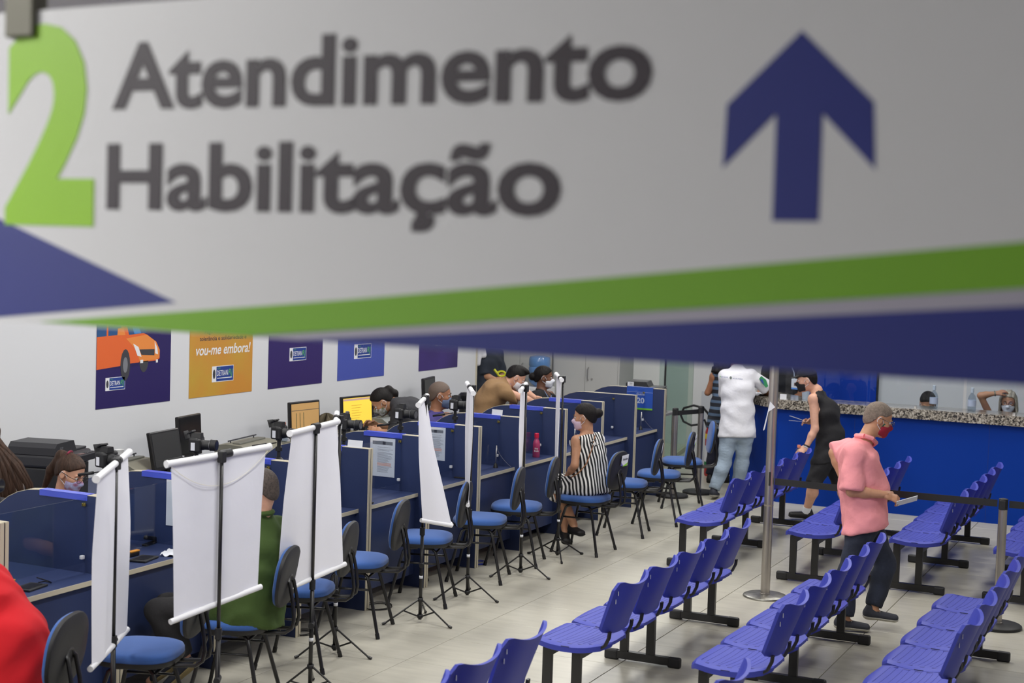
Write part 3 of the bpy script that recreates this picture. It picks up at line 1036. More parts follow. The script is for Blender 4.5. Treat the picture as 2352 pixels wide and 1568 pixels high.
def belt(a, b, z, label, hh=.05, sag=0.0):
    a, b = Vector(a), Vector(b)
    d = (b - a)
    nn = 12
    nrm = Vector((-d.y, d.x)).normalized() * .0008
    m = MB()
    m.grid(lambda u, v: (a.x + d.x * u + nrm.x, a.y + d.y * u + nrm.y, z - hh * v - sag * 4 * u * (1 - u)), nn, 1, 0, None,
           lambda u, v: (a.x + d.x * u - nrm.x, a.y + d.y * u - nrm.y, z - hh * v - sag * 4 * u * (1 - u)))
    return tag(m.build('barrier_belt', BLKM), label, 'belt')


belt((11.235, 3.045), (11.205, 1.415), 0.915, 'long black belt running from the tall steel post behind the pink shirt man', .05, .004)
belt((11.207, 1.335), (11.20, -0.3), 0.915, 'black belt leaving the perforated base post toward the room side', .05)

# ------------------------------------------------------------------ backdrop stands
def stand(x, y, top, label, roll_deg, a, b, tilt=0.0, drop=0.80, wid=0.60, bot_deg=None, fold=0.02, twist=None, leg0=0.3, cord=True, off=(0, 0), bsh=(0, 0), bt=None):
    t = empty('backdrop_stand', label, 'backdrop', (x, y, 0), 0, 'white photo backdrops on black stands')
    MB().tube([(0, 0, .02), (0, 0, .62)], .0125, 8).build('lower_pole', BLK, t)
    MB().tube([(0, 0, .62), (0, 0, top)], .0095, 8).build('upper_pole', BLK, t)
    MB().tube([(0, 0, .605), (0, 0, .66)], .018, 10).tube([(0, 0, .632), (.028, .012, .632)], .006, 6).tube([(.026, .011, .632), (.04, .017, .632)], .011, 8).build('collar_knob', BLKM, t)
    MB().tube([(-.035, -.02, .40), (.035, .02, .40)], .017, 10).build('spare_clamp', BLKM, t)
    MB().tube([(0, 0, .305), (0, 0, .325)], .0135, 8).build('paper_label', PAPER, t)
    m = MB()
    m.tube([(0, 0, .03), (0, 0, .055)], .02, 8).tube([(0, 0, .145), (0, 0, .17)], .02, 8)
    m.build('hub', BLKM, t)
    for k in range(3):
        an = leg0 + k * 2 * PI / 3
        c, s_ = math.cos(an), math.sin(an)
        m = MB()
        m.tube([(c * .015, s_ * .015, .157), (c * .20, s_ * .20, .045), (c * .255, s_ * .255, .012)], .0065, 6, 0, None, True)
        m.tube([(c * .25, s_ * .25, .014), (c * .275, s_ * .275, .008)], .010, 6)
        m.tube([(c * .015, s_ * .015, .042), (c * .125, s_ * .125, .090)], .0055, 6)
        m.build('leg', BLK, t)
    an = math.radians(roll_deg)
    d = Vector((math.cos(an) * math.cos(tilt), math.sin(an) * math.cos(tilt), math.sin(tilt)))
    C = Vector((off[0], off[1], top))
    A, B = C + d * a, C + d * b
    m = MB()
    m.tube([A, B], .0165, 12)
    m.build('top_roll', WHT, t)
    for P_ in (A, B):
        dd = (P_ - C).normalized()
        MB().tube([P_ - dd * .002, P_ + dd * .008], .019, 12).build('end_cap', WHT, t)
    m = MB()
    m.tube([C - d * .05 + Vector((0, 0, .004)), C + d * .02 + Vector((0, 0, .004))], .021, 10)
    m.box(-.017, .017, -.017, .017, top - .035, top + .022, 0, None, .004)
    m.build('clamp', BLKM, t)
    bd = math.radians(bot_deg if bot_deg is not None else roll_deg)
    e = Vector((math.cos(bd), math.sin(bd), tilt * .4 if bt is None else bt))
    mid = (a + b) / 2
    Cb = Vector((off[0] + bsh[0], off[1] + bsh[1], top - drop)) + d * mid
    hw = (abs(b - a) - .05) / 2 * (wid / .60)
    T0, T1 = C + d * (mid + (a - mid) * .93), C + d * (mid + (b - mid) * .93)
    sg_ = 1 if (b > a) else -1
    B0, B1 = Cb - e * hw * sg_, Cb + e * hw * sg_
    n0 = Vector((-d.y, d.x, 0)).normalized()

    def sh(u, v):
        p = (T0.lerp(T1, u)).lerp(B0.lerp(B1, u), v)
        wob = fold * (math.sin(u * 9.0 + 1.3 + v) * .5 + math.sin(u * 17 + 2 * v) * .25) * min(1, v * 2.5) * (1.1 - v * .5)
        if twist:
            wob += twist * (1 - abs(u * 2 - 1)) * v
            p = p - Vector((0, 0, .055 * (1 - abs(u * 2 - 1)) * v * v))
        return p + n0 * wob - Vector((0, 0, .012))
    m = MB()
    m.grid(lambda u, v: tuple(sh(u, v)), 40, 16, 0, None, lambda u, v: tuple(sh(u, v) + n0 * .0012))
    m.build('sheet', SHEET, t)
    m = MB()
    if twist:
        pm = sh(.5, 1.0)
        m.tube([sh(-.03, 1.0), pm], .0145, 10).tube([pm + Vector((0, 0, .004)), sh(1.03, 1.0)], .0145, 10)
    else:
        m.tube([sh(-.04, 1.0), sh(.5, 1.0), sh(1.04, 1.0)], .0145, 10)
    m.build('bottom_roll', WHT, t)
    if cord:
        m = MB()
        pts = []
        nv = n0 if (n0.x < 0) else -n0
        for k in range(15):
            u = k / 14
            p = A.lerp(B, .03 + .94 * u) + nv * .012
            p.z -= .018 + .13 * 4 * u * (1 - u)
            pts.append(tuple(p))
        m.tube(pts, .0016, 5)
        m.build('cord', mat('cream cord', (226, 222, 206), .8), t)
    return t


stand(5.73, 4.77, 1.50, 'white backdrop on black stand seen nearly edge-on, between the red and green shirt sitters', 27, -.42, .24, .05, .87, .62, 27, .03, None, .3, False, off=(.030, .016))
stand(6.12, 4.44, 1.52, 'widest white backdrop covering the green shirt man', 166, .34, -.30, -.05, .73, .56, 168, .012, None, 1.0, bt=-.13, off=(.030, .016))
stand(7.30, 4.65, 1.535, 'wide white backdrop with a hanging cord right of the green shirt man', 9, -.36, .30, .0, .86, .60, -4, .02, None, .5, bt=.10, off=(.030, .016))
stand(8.11, 4.99, 1.49, 'backdrop stand mostly hidden behind the second wide white backdrop', 31, -.30, .30, .0, .82, .6, 25, .02, None, .5, False, off=(-.010, .024))
stand(9.11, 4.925, 1.55, 'twisted white backdrop split into two flaps at the bottom', 22, -.36, .12, .03, .78, .42, 8, .02, -.14, .35, False, (-.002, .010), (.040, -.072))
stand(9.95, 4.987, 1.56, 'thin straight white backdrop whose top bar points down to the right', 31, .30, -.34, .02, .80, .6, 28, .02, None, .4, False, off=(-.010, .024))
stand(10.89, 4.99, 1.50, 'thin white backdrop left of the pink bottle', 20, -.24, .26, .02, .79, .6, 26, .02, None, .4, False, off=(-.010, .024))
stand(11.70, 5.022, 1.52, 'thinnest white backdrop just before the striped dress woman', 28, -.16, .44, .0, .80, .6, 26, .015, None, -.5, False, off=(-.010, .024))

# ------------------------------------------------------------------ cameras on desk tripods (lens towards the clients, -y)
def make_camera(label, flap):
    t = empty('photo_camera', label, 'camera', (0, 0, 0), 0, 'black cameras on tripods above the dividers')
    m = MB()
    m.box(-.066, .066, -.03, .03, .0, .09, 0, None, .012)
    m.box(-.066, -.030, -.045, -.01, .0, .085, 0, None, .01)
    m.prism([(-.028, .085), (.028, .085), (.02, .118), (-.02, .118)], -.035, .028, 'xz')
    m.build('body', BLKM, t)
    m = MB()
    m.tube([(0, -.03, .043), (0, -.05, .043), (0, -.055, .043), (0, -.10, .043), (0, -.102, .043), (0, -.135, .043)], [.034, .034, .031, .032, .036, .036], 20)
    m.build('lens', BLKM, t)
    MB().tube([(0, -.1352, .043), (0, -.1365, .043)], .029, 20).build('lens_glass', mat('lens glass', (18, 20, 30), .05, coat=1.0), t)
    MB().tube([(0, -.095, .043), (0, -.098, .043)], .0372, 20).build('lens_ring', mat('ring silver', (120, 120, 122), .4, .6), t)
    MB().box(-.0675, -.0665, -.015, .012, .012, .062).build('asset_tag', PAPER, t)
    if flap:
        MB().box(-.03, .03, -.045, -.005, .118, .13, 0, TM((0, 0, 0), 0, -.5), .003).build('flash', BLKM, t)
        MB().box(-.035, .035, .025, .032, .09, .145, 0, TM((0, 0, 0), 0, -.35), .003).build('screen_flap', BLKM, t)
    else:
        MB().box(-.02, .02, -.03, .01, .117, .124, 0, None, .002).build('flash', BLKM, t)
    MB().lathe([(.022, -.012), (.022, -.002), (.018, 0)], 12).lathe([(.013, -.06), (.013, -.012)], 12).lathe([(.024, -.085), (.024, -.06), (.016, -.055)], 12).lathe([(.012, -.42), (.012, -.085)], 10).build('tripod_column', BLKM, t)
    MB().tube([(.0, .02, -.03), (-.02, .09, -.045)], .004, 6).tube([(-.02, .09, -.045), (-.045, .19, -.065)], [.010, .0085], 8).build('pan_handle', BLKM, t)
    MB().lathe([(.035, -.17), (.035, -.145), (.02, -.13)], 12).build('spider', BLKM, t)
    for k in range(3):
        a = .4 + k * 2 * PI / 3
        MB().tube([(.02 * math.cos(a), .02 * math.sin(a), -.16), (.15 * math.cos(a), .15 * math.sin(a), -.50)], [.009, .007], 6).build('tripod_leg', BLKM, t)
    return t


CM = [(6.00, 5.90, 1.215, .1, True, 'black camera at the left edge pointing its lens at the room'), (7.00, 5.90, 1.235, -.15, True, 'black camera with raised flap beside the woman with glasses'),
      (7.86, 5.90, 1.235, .25, True, 'black camera peeking over the widest white backdrop'), (8.79, 5.90, 1.225, 0.0, True, 'black camera with raised flash above the second wide backdrop'),
      (9.68, 5.92, 1.205, .1, False, 'black camera right after the second wide backdrop, below the yellow screen'), (10.50, 5.90, 1.215, 0.0, False, 'black camera in front of the hunched woman'),
      (11.44, 5.90, 1.215, 0.0, False, 'black camera next to the bald man face mask')]
cmA, cmB = make_camera('', True), make_camera('', False)
ua = ub = False
for (x, y, z, r_, fl, lb) in CM:
    if fl:
        c = copy_tree(cmA) if ua else cmA
        ua = True
    else:
        c = copy_tree(cmB) if ub else cmB
        ub = True
    c.location = (x, y, z)
    c.rotation_euler = (0, 0, r_)
    c['label'] = lb

# ------------------------------------------------------------------ staff bench along the wall and what stands on it
t = empty('staff_counter', 'long navy staff counter along the poster wall', 'counter', (10, 7.5, 0))
fix_parent(MB().box(5.2, 15.4, 7.12, 7.79, 0.72, 0.745).build('worktop', NAVY), t)
for xx in (5.25, 7.0, 8.75, 10.5, 12.25, 14.0, 15.35):
    fix_parent(MB().box(xx - .0125, xx + .0125, 7.14, 7.78, 0, .72).build('side_panel', NAVY), t)
ZB = 0.745


def printer(x, y, z, rz, label, k=1.0, m_=DKG, base=0.22, txt=False):
    t = empty('printer', label, 'printer', (x, y, z), rz)
    w2, d2 = .245 * k, .20 * k
    MB().box(-w2, w2, -d2 * .9, d2, 0, base, 0, None, .01).build('body', mat('printer black', (34, 34, 36), .5), t)
    MB().box(-w2 * .8, w2 * .55, -d2 * .92, -d2 * .88, base * .35, base * .9).build('output_slot', mat('slot black', (8, 8, 8), .8), t)
    MB().box(-w2, w2, -d2, d2, base, base + .09 * k, 0, None, .018).build('scanner', m_, t)
    m = MB()
    m.prism([(-w2 * .98, base + .09 * k), (w2 * .30, base + .09 * k), (w2 * .12, base + .17 * k), (-w2 * .85, base + .17 * k), (-w2 * .98, base + .14 * k)], -d2 * .85, d2 * .9, 'xz')
    m.build('feeder', m_, t)
    MB().box(w2 * .1, w2 * .99, -d2 * .8, d2 * .9, base + .09 * k, base + .105 * k, 0, None, .004).build('feeder_tray', m_, t)
    m = MB().box(-w2 * .8, w2 * .95, -d2 * 1.25, -d2 * .98, base + .02, base + .075 * k, 0, TM((0, 0, 0)), .01)
    m.build('control_panel', mat('panel black', (38, 38, 42), .4), t)
    b_ = MB()
    for i in range(5):
        for j in range(3):
            b_.box(w2 * .35 + i * .022, w2 * .35 + i * .022 + .012, -d2 * 1.22 + j * .013, -d2 * 1.22 + j * .013 + .007, base + .075 * k, base + .078 * k)
    b_.build('keypad', mat('key grey', (86, 86, 90), .5), t)['kind'] = 'stuff'
    MB().box(-w2 * .05, w2 * .25, -d2 * 1.2, -d2 * 1.05, base + .075 * k, base + .0775 * k).build('display', mat('display pink grey', (120, 88, 86), .2), t)
    if txt:
        pp = Plane((-w2 * .72, -d2 * .86, base + .125 * k), (1, 0, 0), (0, 0, 1), False)
        if pp.n.y > 0:
            pp.n = -pp.n
        pp.text('DCP', INK, t, 0, .045, 0, .015, 0.01, 0.001)
    return t


printer(8.20, 7.42, ZB, 0.25, 'large black printer against the wall behind the woman with glasses', 1.0, DKG, .24, True)
printer(12.98, 7.45, ZB, 0.1, 'black printer behind the hunched woman, white sheet on its lid', .98, DKG, .12)
o = MB().box(-.13, .12, -.09, .12, 0, .003).build('sheet_on_printer', PAPER)
o.location = (12.86, 7.47, ZB + .12 + .167)
tag(o, 'white sheet lying on the lid of the printer behind the hunched woman', 'paper')
printer(6.70, 6.60, .72, -0.2, 'dark grey printer at the left edge under the long haired person', 1.0, mat('charcoal plastic', (66, 66, 70), .4), .16)
tb = empty('side_table', 'small grey table with a black printer beyond the last divider', 'table', (16.4, 6.0, 0))
MB().box(-.3, .3, -.28, .28, .76, .79, 0, None, .003).build('tabletop', mat('grey laminate', (150, 150, 150), .5), tb)
for sx in (-.27, .27):
    for sy in (-.25, .25):
        MB().box(sx - .015, sx + .015, sy - .015, sy + .015, 0, .76).build('leg', DKG, tb)
o = printer(16.4, 6.0, .79, -1.4, 'black printer with a white label beyond the last desk divider', .88, mat('black plastic lid', (44, 44, 46), .4), .20)
PLANE = Plane((16.18, 6.145, 1.09), (0, -1, 0), (0, 0, 1))
if PLANE.n.x > 0:
    PLANE.n = -PLANE.n
PLANE.rect('white_label', 0, .075, 0, .048, PAPER, o, 0.004)
for z_ in (.033, .025, .012):
    PLANE.rect('label_print', .02, .06, z_, z_ + .003, INKD, o, 0.0045)


def machine(x, y, z, rz, label, w2=.22, d2=.17, h=.16, col=BEIGEP):
    t = empty('dot_printer', label, 'printer', (x, y, z), rz)
    m = MB()
    m.prism([(-d2, 0), (d2, 0), (d2, h * .9), (d2 * .5, h), (-d2 * .2, h * .95), (-d2, h * .55)], -w2, w2, 'yz')
    m.build('case', col, t)
    MB().box(-w2 * .8, w2 * .8, d2 * .0, d2 * .35, h * .93, h * 1.05, 0, None, .006).build('carriage', mat('machine grey', (104, 104, 96), .5), t)
    MB().tube([(-w2 * .85, d2 * .5, h * 1.12), (w2 * .85, d2 * .5, h * 1.12)], .006, 6).tube([(-w2 * .7, d2 * .5, h * .9), (-w2 * .7, d2 * .5, h * 1.14)], .005, 6).tube([(w2 * .7, d2 * .5, h * .9), (w2 * .7, d2 * .5, h * 1.14)], .005, 6).build('paper_rod', INKD, t)
    k = MB()
    for i in range(8):
        for j in range(2):
            k.box(w2 * .1 + i * .014, w2 * .1 + i * .014 + .008, -d2 * .75 + j * .03, -d2 * .75 + j * .03 + .018, h * .62 + j * .012, h * .645 + j * .014)
    k.build('buttons', mat('button grey', (88, 92, 88), .5), t)['kind'] = 'stuff'
    MB().box(-w2 * .8, -w2 * .35, -d2 * 1.01, -d2 * .99, h * .12, h * .45).build('label', mat('pale blue label', (170, 190, 210), .6), t)
    return t


machine(9.10, 7.40, ZB, .2, 'grey beige dot printer left of the tilted dark monitor', .20, .16, .17)
machine(10.55, 7.34, ZB, .15, 'olive grey dot printer with an asset label right of the second dark monitor', .30, .20, .17)
machine(11.25, 7.10, ZB, .1, 'olive grey dot printer under the brown screen monitor', .26, .18, .18)
machine(12.74, 7.30, ZB, .1, 'grey dot printer between the water bottle and the hunched woman', .20, .15, .20, mat('mid grey plastic', (120, 124, 122), .5))


def monitor(x, y, z, rz, label, w2=.20, h=.30, scr=None, lines=None, tilt=0.06):
    t = empty('monitor', label, 'monitor', (x, y, z), rz)
    M_ = TM((0, 0, .09), 0, -tilt)
    MB().box(-w2, w2, -.012, .022, 0, h, 0, M_, .008).box(-w2 * .6, w2 * .6, .02, .05, h * .15, h * .8, 0, M_, .012).build('housing', BLK, t)
    MB().box(-w2 + .018, w2 - .018, -.0135, -.012, .03, h - .018, 0, M_).build('screen', scr or mat('dark screen', (30, 32, 34), .18), t)
    if lines == 'bars':
        for k in range(3):
            MB().box(-w2 * .62 + k * .05, -w2 * .62 + k * .05 + .006, -.0145, -.0135, h * .2, h * .68, 0, M_).build('screen_bar', mat('bar green', (50, 80, 62), .4), t)
        MB().box(-w2 + .02, w2 - .02, -.0143, -.0135, h * .74, h * .76, 0, M_).build('screen_bar', mat('bar grey', (130, 112, 90), .4), t)
    if lines == 'rows':
        for k in range(6):
            MB().box(-w2 * .4, w2 * (.1 + .08 * (k % 3)), -.0145, -.0135, h * (.30 + .08 * k), h * (.31 + .08 * k), 0, M_).build('screen_row', mat('row ochre', (200, 170, 60), .4), t)
        MB().box(-w2 + .02, w2 - .02, -.0143, -.0135, h * .86, h * .92, 0, M_).build('screen_bar', mat('bar rose', (205, 170, 160), .4, emit=.15), t)
    MB().box(-.02, .02, .0, .03, .012, .12, 0, None, .006).build('neck', BLK, t)
    MB().lathe([(.10, 0), (.10, .008), (.03, .016)], 24).build('base', BLK, t)
    return t


monitor(9.28, 7.22, ZB, .10, 'dark monitor tilted back between the beige printer and the second monitor', .20, .30, mat('matte dark screen', (44, 44, 44), .4), None, .2)
monitor(9.84, 7.45, ZB + .02, .15, 'dark glossy monitor right of the tilted monitor', .185, .33)
monitor(11.40, 7.38, ZB + .04, -.12, 'monitor showing a brown window with three dark bars', .205, .31, mat('brown screen', (178, 140, 88), .5, emit=.35), 'bars')
monitor(12.33, 7.40, ZB + .03, -.15, 'monitor showing a yellow screen beside the water bottle', .225, .30, mat('yellow screen', (232, 198, 70), .5, emit=.6), 'rows')
monitor(13.95, 7.50, ZB + .10, .2, 'monitor edge behind the bald man head', .2, .30)


def keyboard(x, y, rz, label):
    t = empty('keyboard', label, 'keyboard', (x, y, ZB), rz, 'black keyboards on the staff counter')
    MB().box(-.21, .21, -.07, .07, 0, .018, 0, None, .005).build('case', BLKM, t)
    k = MB()
    for i in range(15):
        for j in range(5):
            k.box(-.2 + i * .0268, -.2 + i * .0268 + .021, -.06 + j * .025, -.06 + j * .025 + .019, .018, .024)
    k.build('keys', DKG, t)['kind'] = 'stuff'
    return t


keyboard(9.42, 7.04, .1, 'black keyboard below the tilted dark monitor')
keyboard(12.42, 7.05, .1, 'black keyboard under the yellow screen')


def lathe_thing(name, label, cat, loc, parts, group=None):
    t = empty(name, label, cat, loc, 0, group)
    for (pn, prof_, m_) in parts:
        MB().lathe(prof_, 20).build(pn, m_, t)
    return t


CLEARP = glass('clear bottle plastic', (0.74, 0.79, 0.84), rough=.02)
CUPM = mat('white cup plastic', (236, 236, 236), .5)
for (x, y, lb) in ((8.98, 7.45, 'white plastic cup behind the first narrow backdrop top'), (9.58, 7.35, 'white plastic cup between the two dark monitors')):
    lathe_thing('cup', lb, 'cup', (x, y, ZB + .165 if x < 9.2 else ZB + .06), [('wall', [(.024, 0), (.034, .085), (.036, .088), (.033, .088), (.022, .004)], CUPM)])
def riser(x, y, h, sx, sy, label, m_, name='box'):
    o = MB().box(-sx, sx, -sy, sy, 0, h, 0, None, .003).build(name, m_)
    o.location = (x, y, ZB)
    return tag(o, label, 'box')


riser(9.58, 7.35, .06, .06, .06, 'small light blue tissue box between the dark monitors', mat('light blue card', (150, 180, 214), .7))
riser(11.13, 7.45, .10, .06, .06, 'grey box under the orange capped bottle', BEIGEP)
riser(13.95, 7.52, .10, .20, .16, 'dark box lifting the monitor behind the bald man', DKG)
riser(12.02, 7.34, .12, .07, .07, 'dark box under the small flask', DKG)
lathe_thing('bottle', 'small clear bottle with an orange cap left of the brown screen', 'bottle', (11.13, 7.42, ZB + .10), [('body', [(.028, 0), (.032, .01), (.032, .10), (.02, .125), (.012, .14), (.012, .15)], CLEARP), ('cap', [(.014, .15), (.014, .17)], mat('orange cap', (226, 96, 50), .5))])
lathe_thing('bottle', 'clear water bottle with a blue cap before the yellow screen', 'bottle', (12.55, 7.05, ZB), [('body', [(.03, 0), (.036, .01), (.036, .12), (.033, .14), (.036, .16), (.03, .20), (.013, .235), (.013, .245)], CLEARP), ('cap', [(.015, .243), (.015, .266)], mat('blue cap', (50, 90, 220), .5)), ('label', [(.0365, .06), (.0365, .14)], mat('bottle label blue', (40, 60, 190), .4))])
lathe_thing('jar', 'black lidded jar with a steel band right of the bald man camera', 'jar', (14.55, 7.38, ZB), [('body', [(.06, 0), (.07, .01), (.07, .15), (.05, .16)], BLKM), ('band', [(.045, .16), (.045, .21)], CHROME), ('lid', [(.075, .21), (.085, .23), (.085, .27), (.06, .295), (.02, .30)], BLK)])
lathe_thing('thermos', 'small dark flask beside the crumpled jacket', 'flask', (12.02, 7.32, ZB + .12), [('body', [(.03, 0), (.033, .01), (.033, .12), (.02, .14)], BLKM), ('lid', [(.018, .14), (.02, .15), (.02, .18), (.01, .185)], CHROME)])
# bottle on client desk
bt = lathe_thing('bottle', 'pink bottle with red cap standing on the desk edge', 'bottle', (12.48, 5.60, .72), [('body', [(.030, 0), (.034, .006), (.034, .12), (.028, .145), (.019, .165), (.019, .178)], mat('pink bottle', (170, 60, 100), .2, coat=.5)), ('cap', [(.021, .178), (.021, .215), (.018, .218)], mat('red cap', (206, 30, 66), .4))])
pp = Plane((12.448, 5.63, .76), (math.sin(.45), -math.cos(.45), 0), (0, 0, 1))
pp.n = Vector((-math.cos(.45), -math.sin(.45), 0))
pp.o = Vector((12.48, 5.60, .765)) + pp.n * .035 - pp.ex * .022
pp.text('Stay', WHT, bt, .006, .038, .032, .014, .01, .0008)
pp.text('fresh', WHT, bt, .002, .042, .008, .016, .01, .0008)
lathe_thing('lid', 'round white lid on the desk beside a black pad', 'lid', (11.18, 5.60, .72), [('lid', [(.034, 0), (.034, .014), (.030, .017)], WHT)])


def pad(x, y, rz, label, cable=False):
    t = empty('signature_pad', label, 'pad', (x, y, .72), rz, 'black signature pads on the desks')
    MB().box(-.085, .085, -.055, .055, 0, .012, 0, None, .004).build('case', BLKM, t)
    MB().box(-.06, .06, -.035, .035, .012, .0135).build('surface', BLK, t)
    if cable:
        MB().tube([(.085, .0, .006), (.12, .03, .004), (.16, .02, .004), (.15, -.03, .004), (.11, -.04, .02), (.12, .04, .03)], .003, 6).build('cable', BLK, t)
    return t


pad(6.08, 5.62, .15, 'black signature pad with looped cable next to the red shirted sitter', True)
pad(6.98, 5.60, .2, 'black signature pad beside the crumpled white paper')
pad(9.36, 5.56, .1, 'black signature pad near the A4 sheet divider')
pad(10.98, 5.56, 0, 'black signature pad beside the round white lid')
for (x, y, lb) in ((7.0, 5.75, 'round ink tin in an orange tray beside the stapler'), (6.02, 5.78, 'round ink tin by the first black signature pad')):
    t = empty('ink_tin', lb, 'tin', (x, y, .72))
    MB().box(-.06, .07, -.05, .05, 0, .025, 0, None, .006).build('tray', mat('dark tray', (30, 22, 18), .5), t)
    MB().lathe([(.035, .025), (.035, .045), (.030, .05)], 20, (-.02, 0, 0)).build('tin', WHT, t)
    MB().box(-.01, .072, -.052, -.02, .024, .034, 0, None, .004).build('sponge', mat('orange sponge', (210, 140, 50), .9), t)
t = empty('stapler', 'black stapler on the desk behind the acrylic, beside the wide white backdrop', 'stapler', (7.38, 5.86, .72), .15)
MB().box(-.09, .09, -.018, .018, 0, .014, 0, None, .004).build('base', BLK, t)
MB().box(-.085, .08, -.014, .014, .0, .025, 0, TM((0, 0, .022), 0, 0, .22), .006).build('arm', BLK, t)
# crumpled papers
def crumple(x, y, z, sx, sy, rz, label, seed):
    rr = random.Random(seed)
    hs = [[rr.uniform(0, .02) for _ in range(9)] for _ in range(7)]
    f = lambda u, v: (x + (u - .5) * sx * math.cos(rz) - (v - .5) * sy * math.sin(rz), y + (u - .5) * sx * math.sin(rz) + (v - .5) * sy * math.cos(rz), z + .002 + hs[int(round(u * 6))][int(round(v * 8))])
    return tag(MB().grid(f, 6, 8, 0, None, lambda u, v: (f(u, v)[0], f(u, v)[1], f(u, v)[2] - .001)).build('paper', PAPER), label, 'paper')


crumple(7.20, 5.55, .72, .16, .12, .3, 'crumpled white paper on the desk edge beside the pad', 3)
crumple(16.1, 4.62, 1.10, .30, .25, .8, 'white papers on the granite top under the white shirt man arm', 5)
# badge cards on screens/dividers
o = MB().box(-.001, .001, -.05, .05, -.09, .05, 0, TM((0, 0, 0), 0, .5)).build('hanging_card', PAPER)
o.location = (6.60, 5.52, 1.10)
tag(o, 'white card hung on the first divider behind the edge-on backdrop', 'card')
o = MB().box(-.001, .001, -.06, .06, 0, .28).build('printed_sheet', PAPER)
o.location = (7.41, 5.72, .84)
tag(o, 'white sheet on the divider beside the stapler', 'paper')
# chrome stands with chained pens
for (x, lb) in ((13.36, 'small steel pen stand on the desk right of the striped dress woman'), (15.18, 'small steel pen stand on the desk below the desk 20 plate'), (11.64, 'small steel pen stand on the desk left of the pink bottle')):
    t = empty('pen_stand', lb, 'pen', (x, 5.60, .72), 0, 'steel pen stands on the desks')
    MB().lathe([(.022, 0), (.02, .008), (.012, .035), (.006, .04)], 12).build('base', BLK, t)
    MB().tube([(0, 0, .035), (.01, 0, .19)], .0055, 8).build('pen', CHROME, t)
    pts = [(.01 + .10 * k / 10, -.10 * k / 10, .19 - .19 * (k / 10) ** .6) for k in range(11)]
    MB().tube(pts, .0016, 5).build('chain', CHROME, t)
# crumpled jacket heap on the staff counter
t = MB()
rj = random.Random(4)
def heap(u, v):
    a, b = u * 2 * PI, v * PI / 2
    r_ = 1 + .18 * math.sin(3 * a + 2) * math.cos(b) + .10 * math.sin(7 * a + 9 * b) + .06 * math.sin(13 * a - 5 * b)
    return (11.82 + .22 * r_ * math.cos(a) * math.cos(b), 7.42 + .15 * r_ * math.sin(a) * math.cos(b), ZB + .26 * math.sin(b) * (1 + .15 * math.sin(5 * a)))
t.grid(heap, 48, 16)
tag(t.build('jacket', mat('olive cloth', (84, 76, 58), .9, noise=.25, nscale=14, bump=.4, bscale=16)), 'crumpled olive jacket heap between the brown and yellow screens', 'jacket')

# ------------------------------------------------------------------ back area: cupboards, cooler, glass, extinguisher
CUPB = mat('light grey cupboard', (186, 186, 184), .55)
def cupboard(y0, y1, label, handle=True):
    t = empty('cupboard', label, 'cupboard', (17.3, (y0 + y1) / 2, 0), 0, 'grey cupboards on the back side')
    h = (y1 - y0) / 2
    MB().box(0.02, .50, -h, h, 0, 2.4).build('carcass', CUPB, t)
    for s in (-1, 1):
        a, b = (0.002, h - .02) if s > 0 else (-h + .02, -.002)
        d = MB().box(0.0, 0.02, a, b, .05, 2.36).build('door', CUPB, t)
        if handle and s < 0:
            MB().tube([(0, b - .04, 1.02), (-.03, b - .04, 1.04), (-.03, b - .04, 1.16), (0, b - .04, 1.18)], .007, 8).build('handle', CHROME, d)
            MB().tube([(0, b - .09, 1.04), (-.012, b - .09, 1.04)], .010, 10).build('lock', CHROME, d)
    return t


cupboard(6.69, 7.58, 'grey two door cupboard right of the water cooler')
cupboard(7.60, 8.46, 'grey two door cupboard behind the water cooler')
cupboard(8.48, 9.3, 'grey cupboard at the corridor end behind the dark shirt person', False)
COOLB = mat('cooler jug blue', (98, 142, 198), .12, coat=.6)
t = empty('water_cooler', 'white water cooler with a big blue jug', 'cooler', (17.0, 7.62, 0))
MB().box(-.16, .16, -.15, .15, 0, .93, 0, None, .015).build('cabinet', WHT, t)
MB().lathe([(.05, .93), (.10, .96), (.132, 1.0), (.134, 1.06), (.126, 1.075), (.134, 1.09), (.134, 1.16), (.126, 1.175), (.134, 1.19), (.132, 1.27), (.12, 1.30), (.06, 1.315)], 28).build('jug', COOLB, t)
MB().box(-.18, -.16, -.05, .05, .72, .78, 0, None, .005).build('tap', mat('tap blue', (40, 70, 150), .4), t)
# glass partition
t = empty('glass_partition', 'clear glass partition with a steel edge beyond the belt posts', 'partition', (18.3, 6.25, 0))
a = math.atan2(6.60 - 6.25, 19.9 - 17.9)
M_ = TM((17.55 - 18.3, 6.18 - 6.25, 0), a)
MB().box(0, 2.2, -.005, .005, .05, 2.6, 0, M_).build('pane', GLASSM, t)
MB().box(-.006, .006, -.012, .012, .0, 2.6, 0, M_).build('edge_strip', BLKM, t)
MB().box(0, 2.2, -.02, .02, 0, .05, 0, M_).build('bottom_rail', EDGE, t)
t2 = empty('glass_partition', 'glass pane with pale green frame beside the grey dado wall', 'partition', (18.1, 6.03, 0))
MB().box(-.02, .02, -.03, .03, 0, 2.6).build('frame', mat('pale green frame', (176, 188, 180), .5), t2)
MB().box(-.004, .004, .03, .42, .05, 2.6).build('pane', GLASSM, t2)
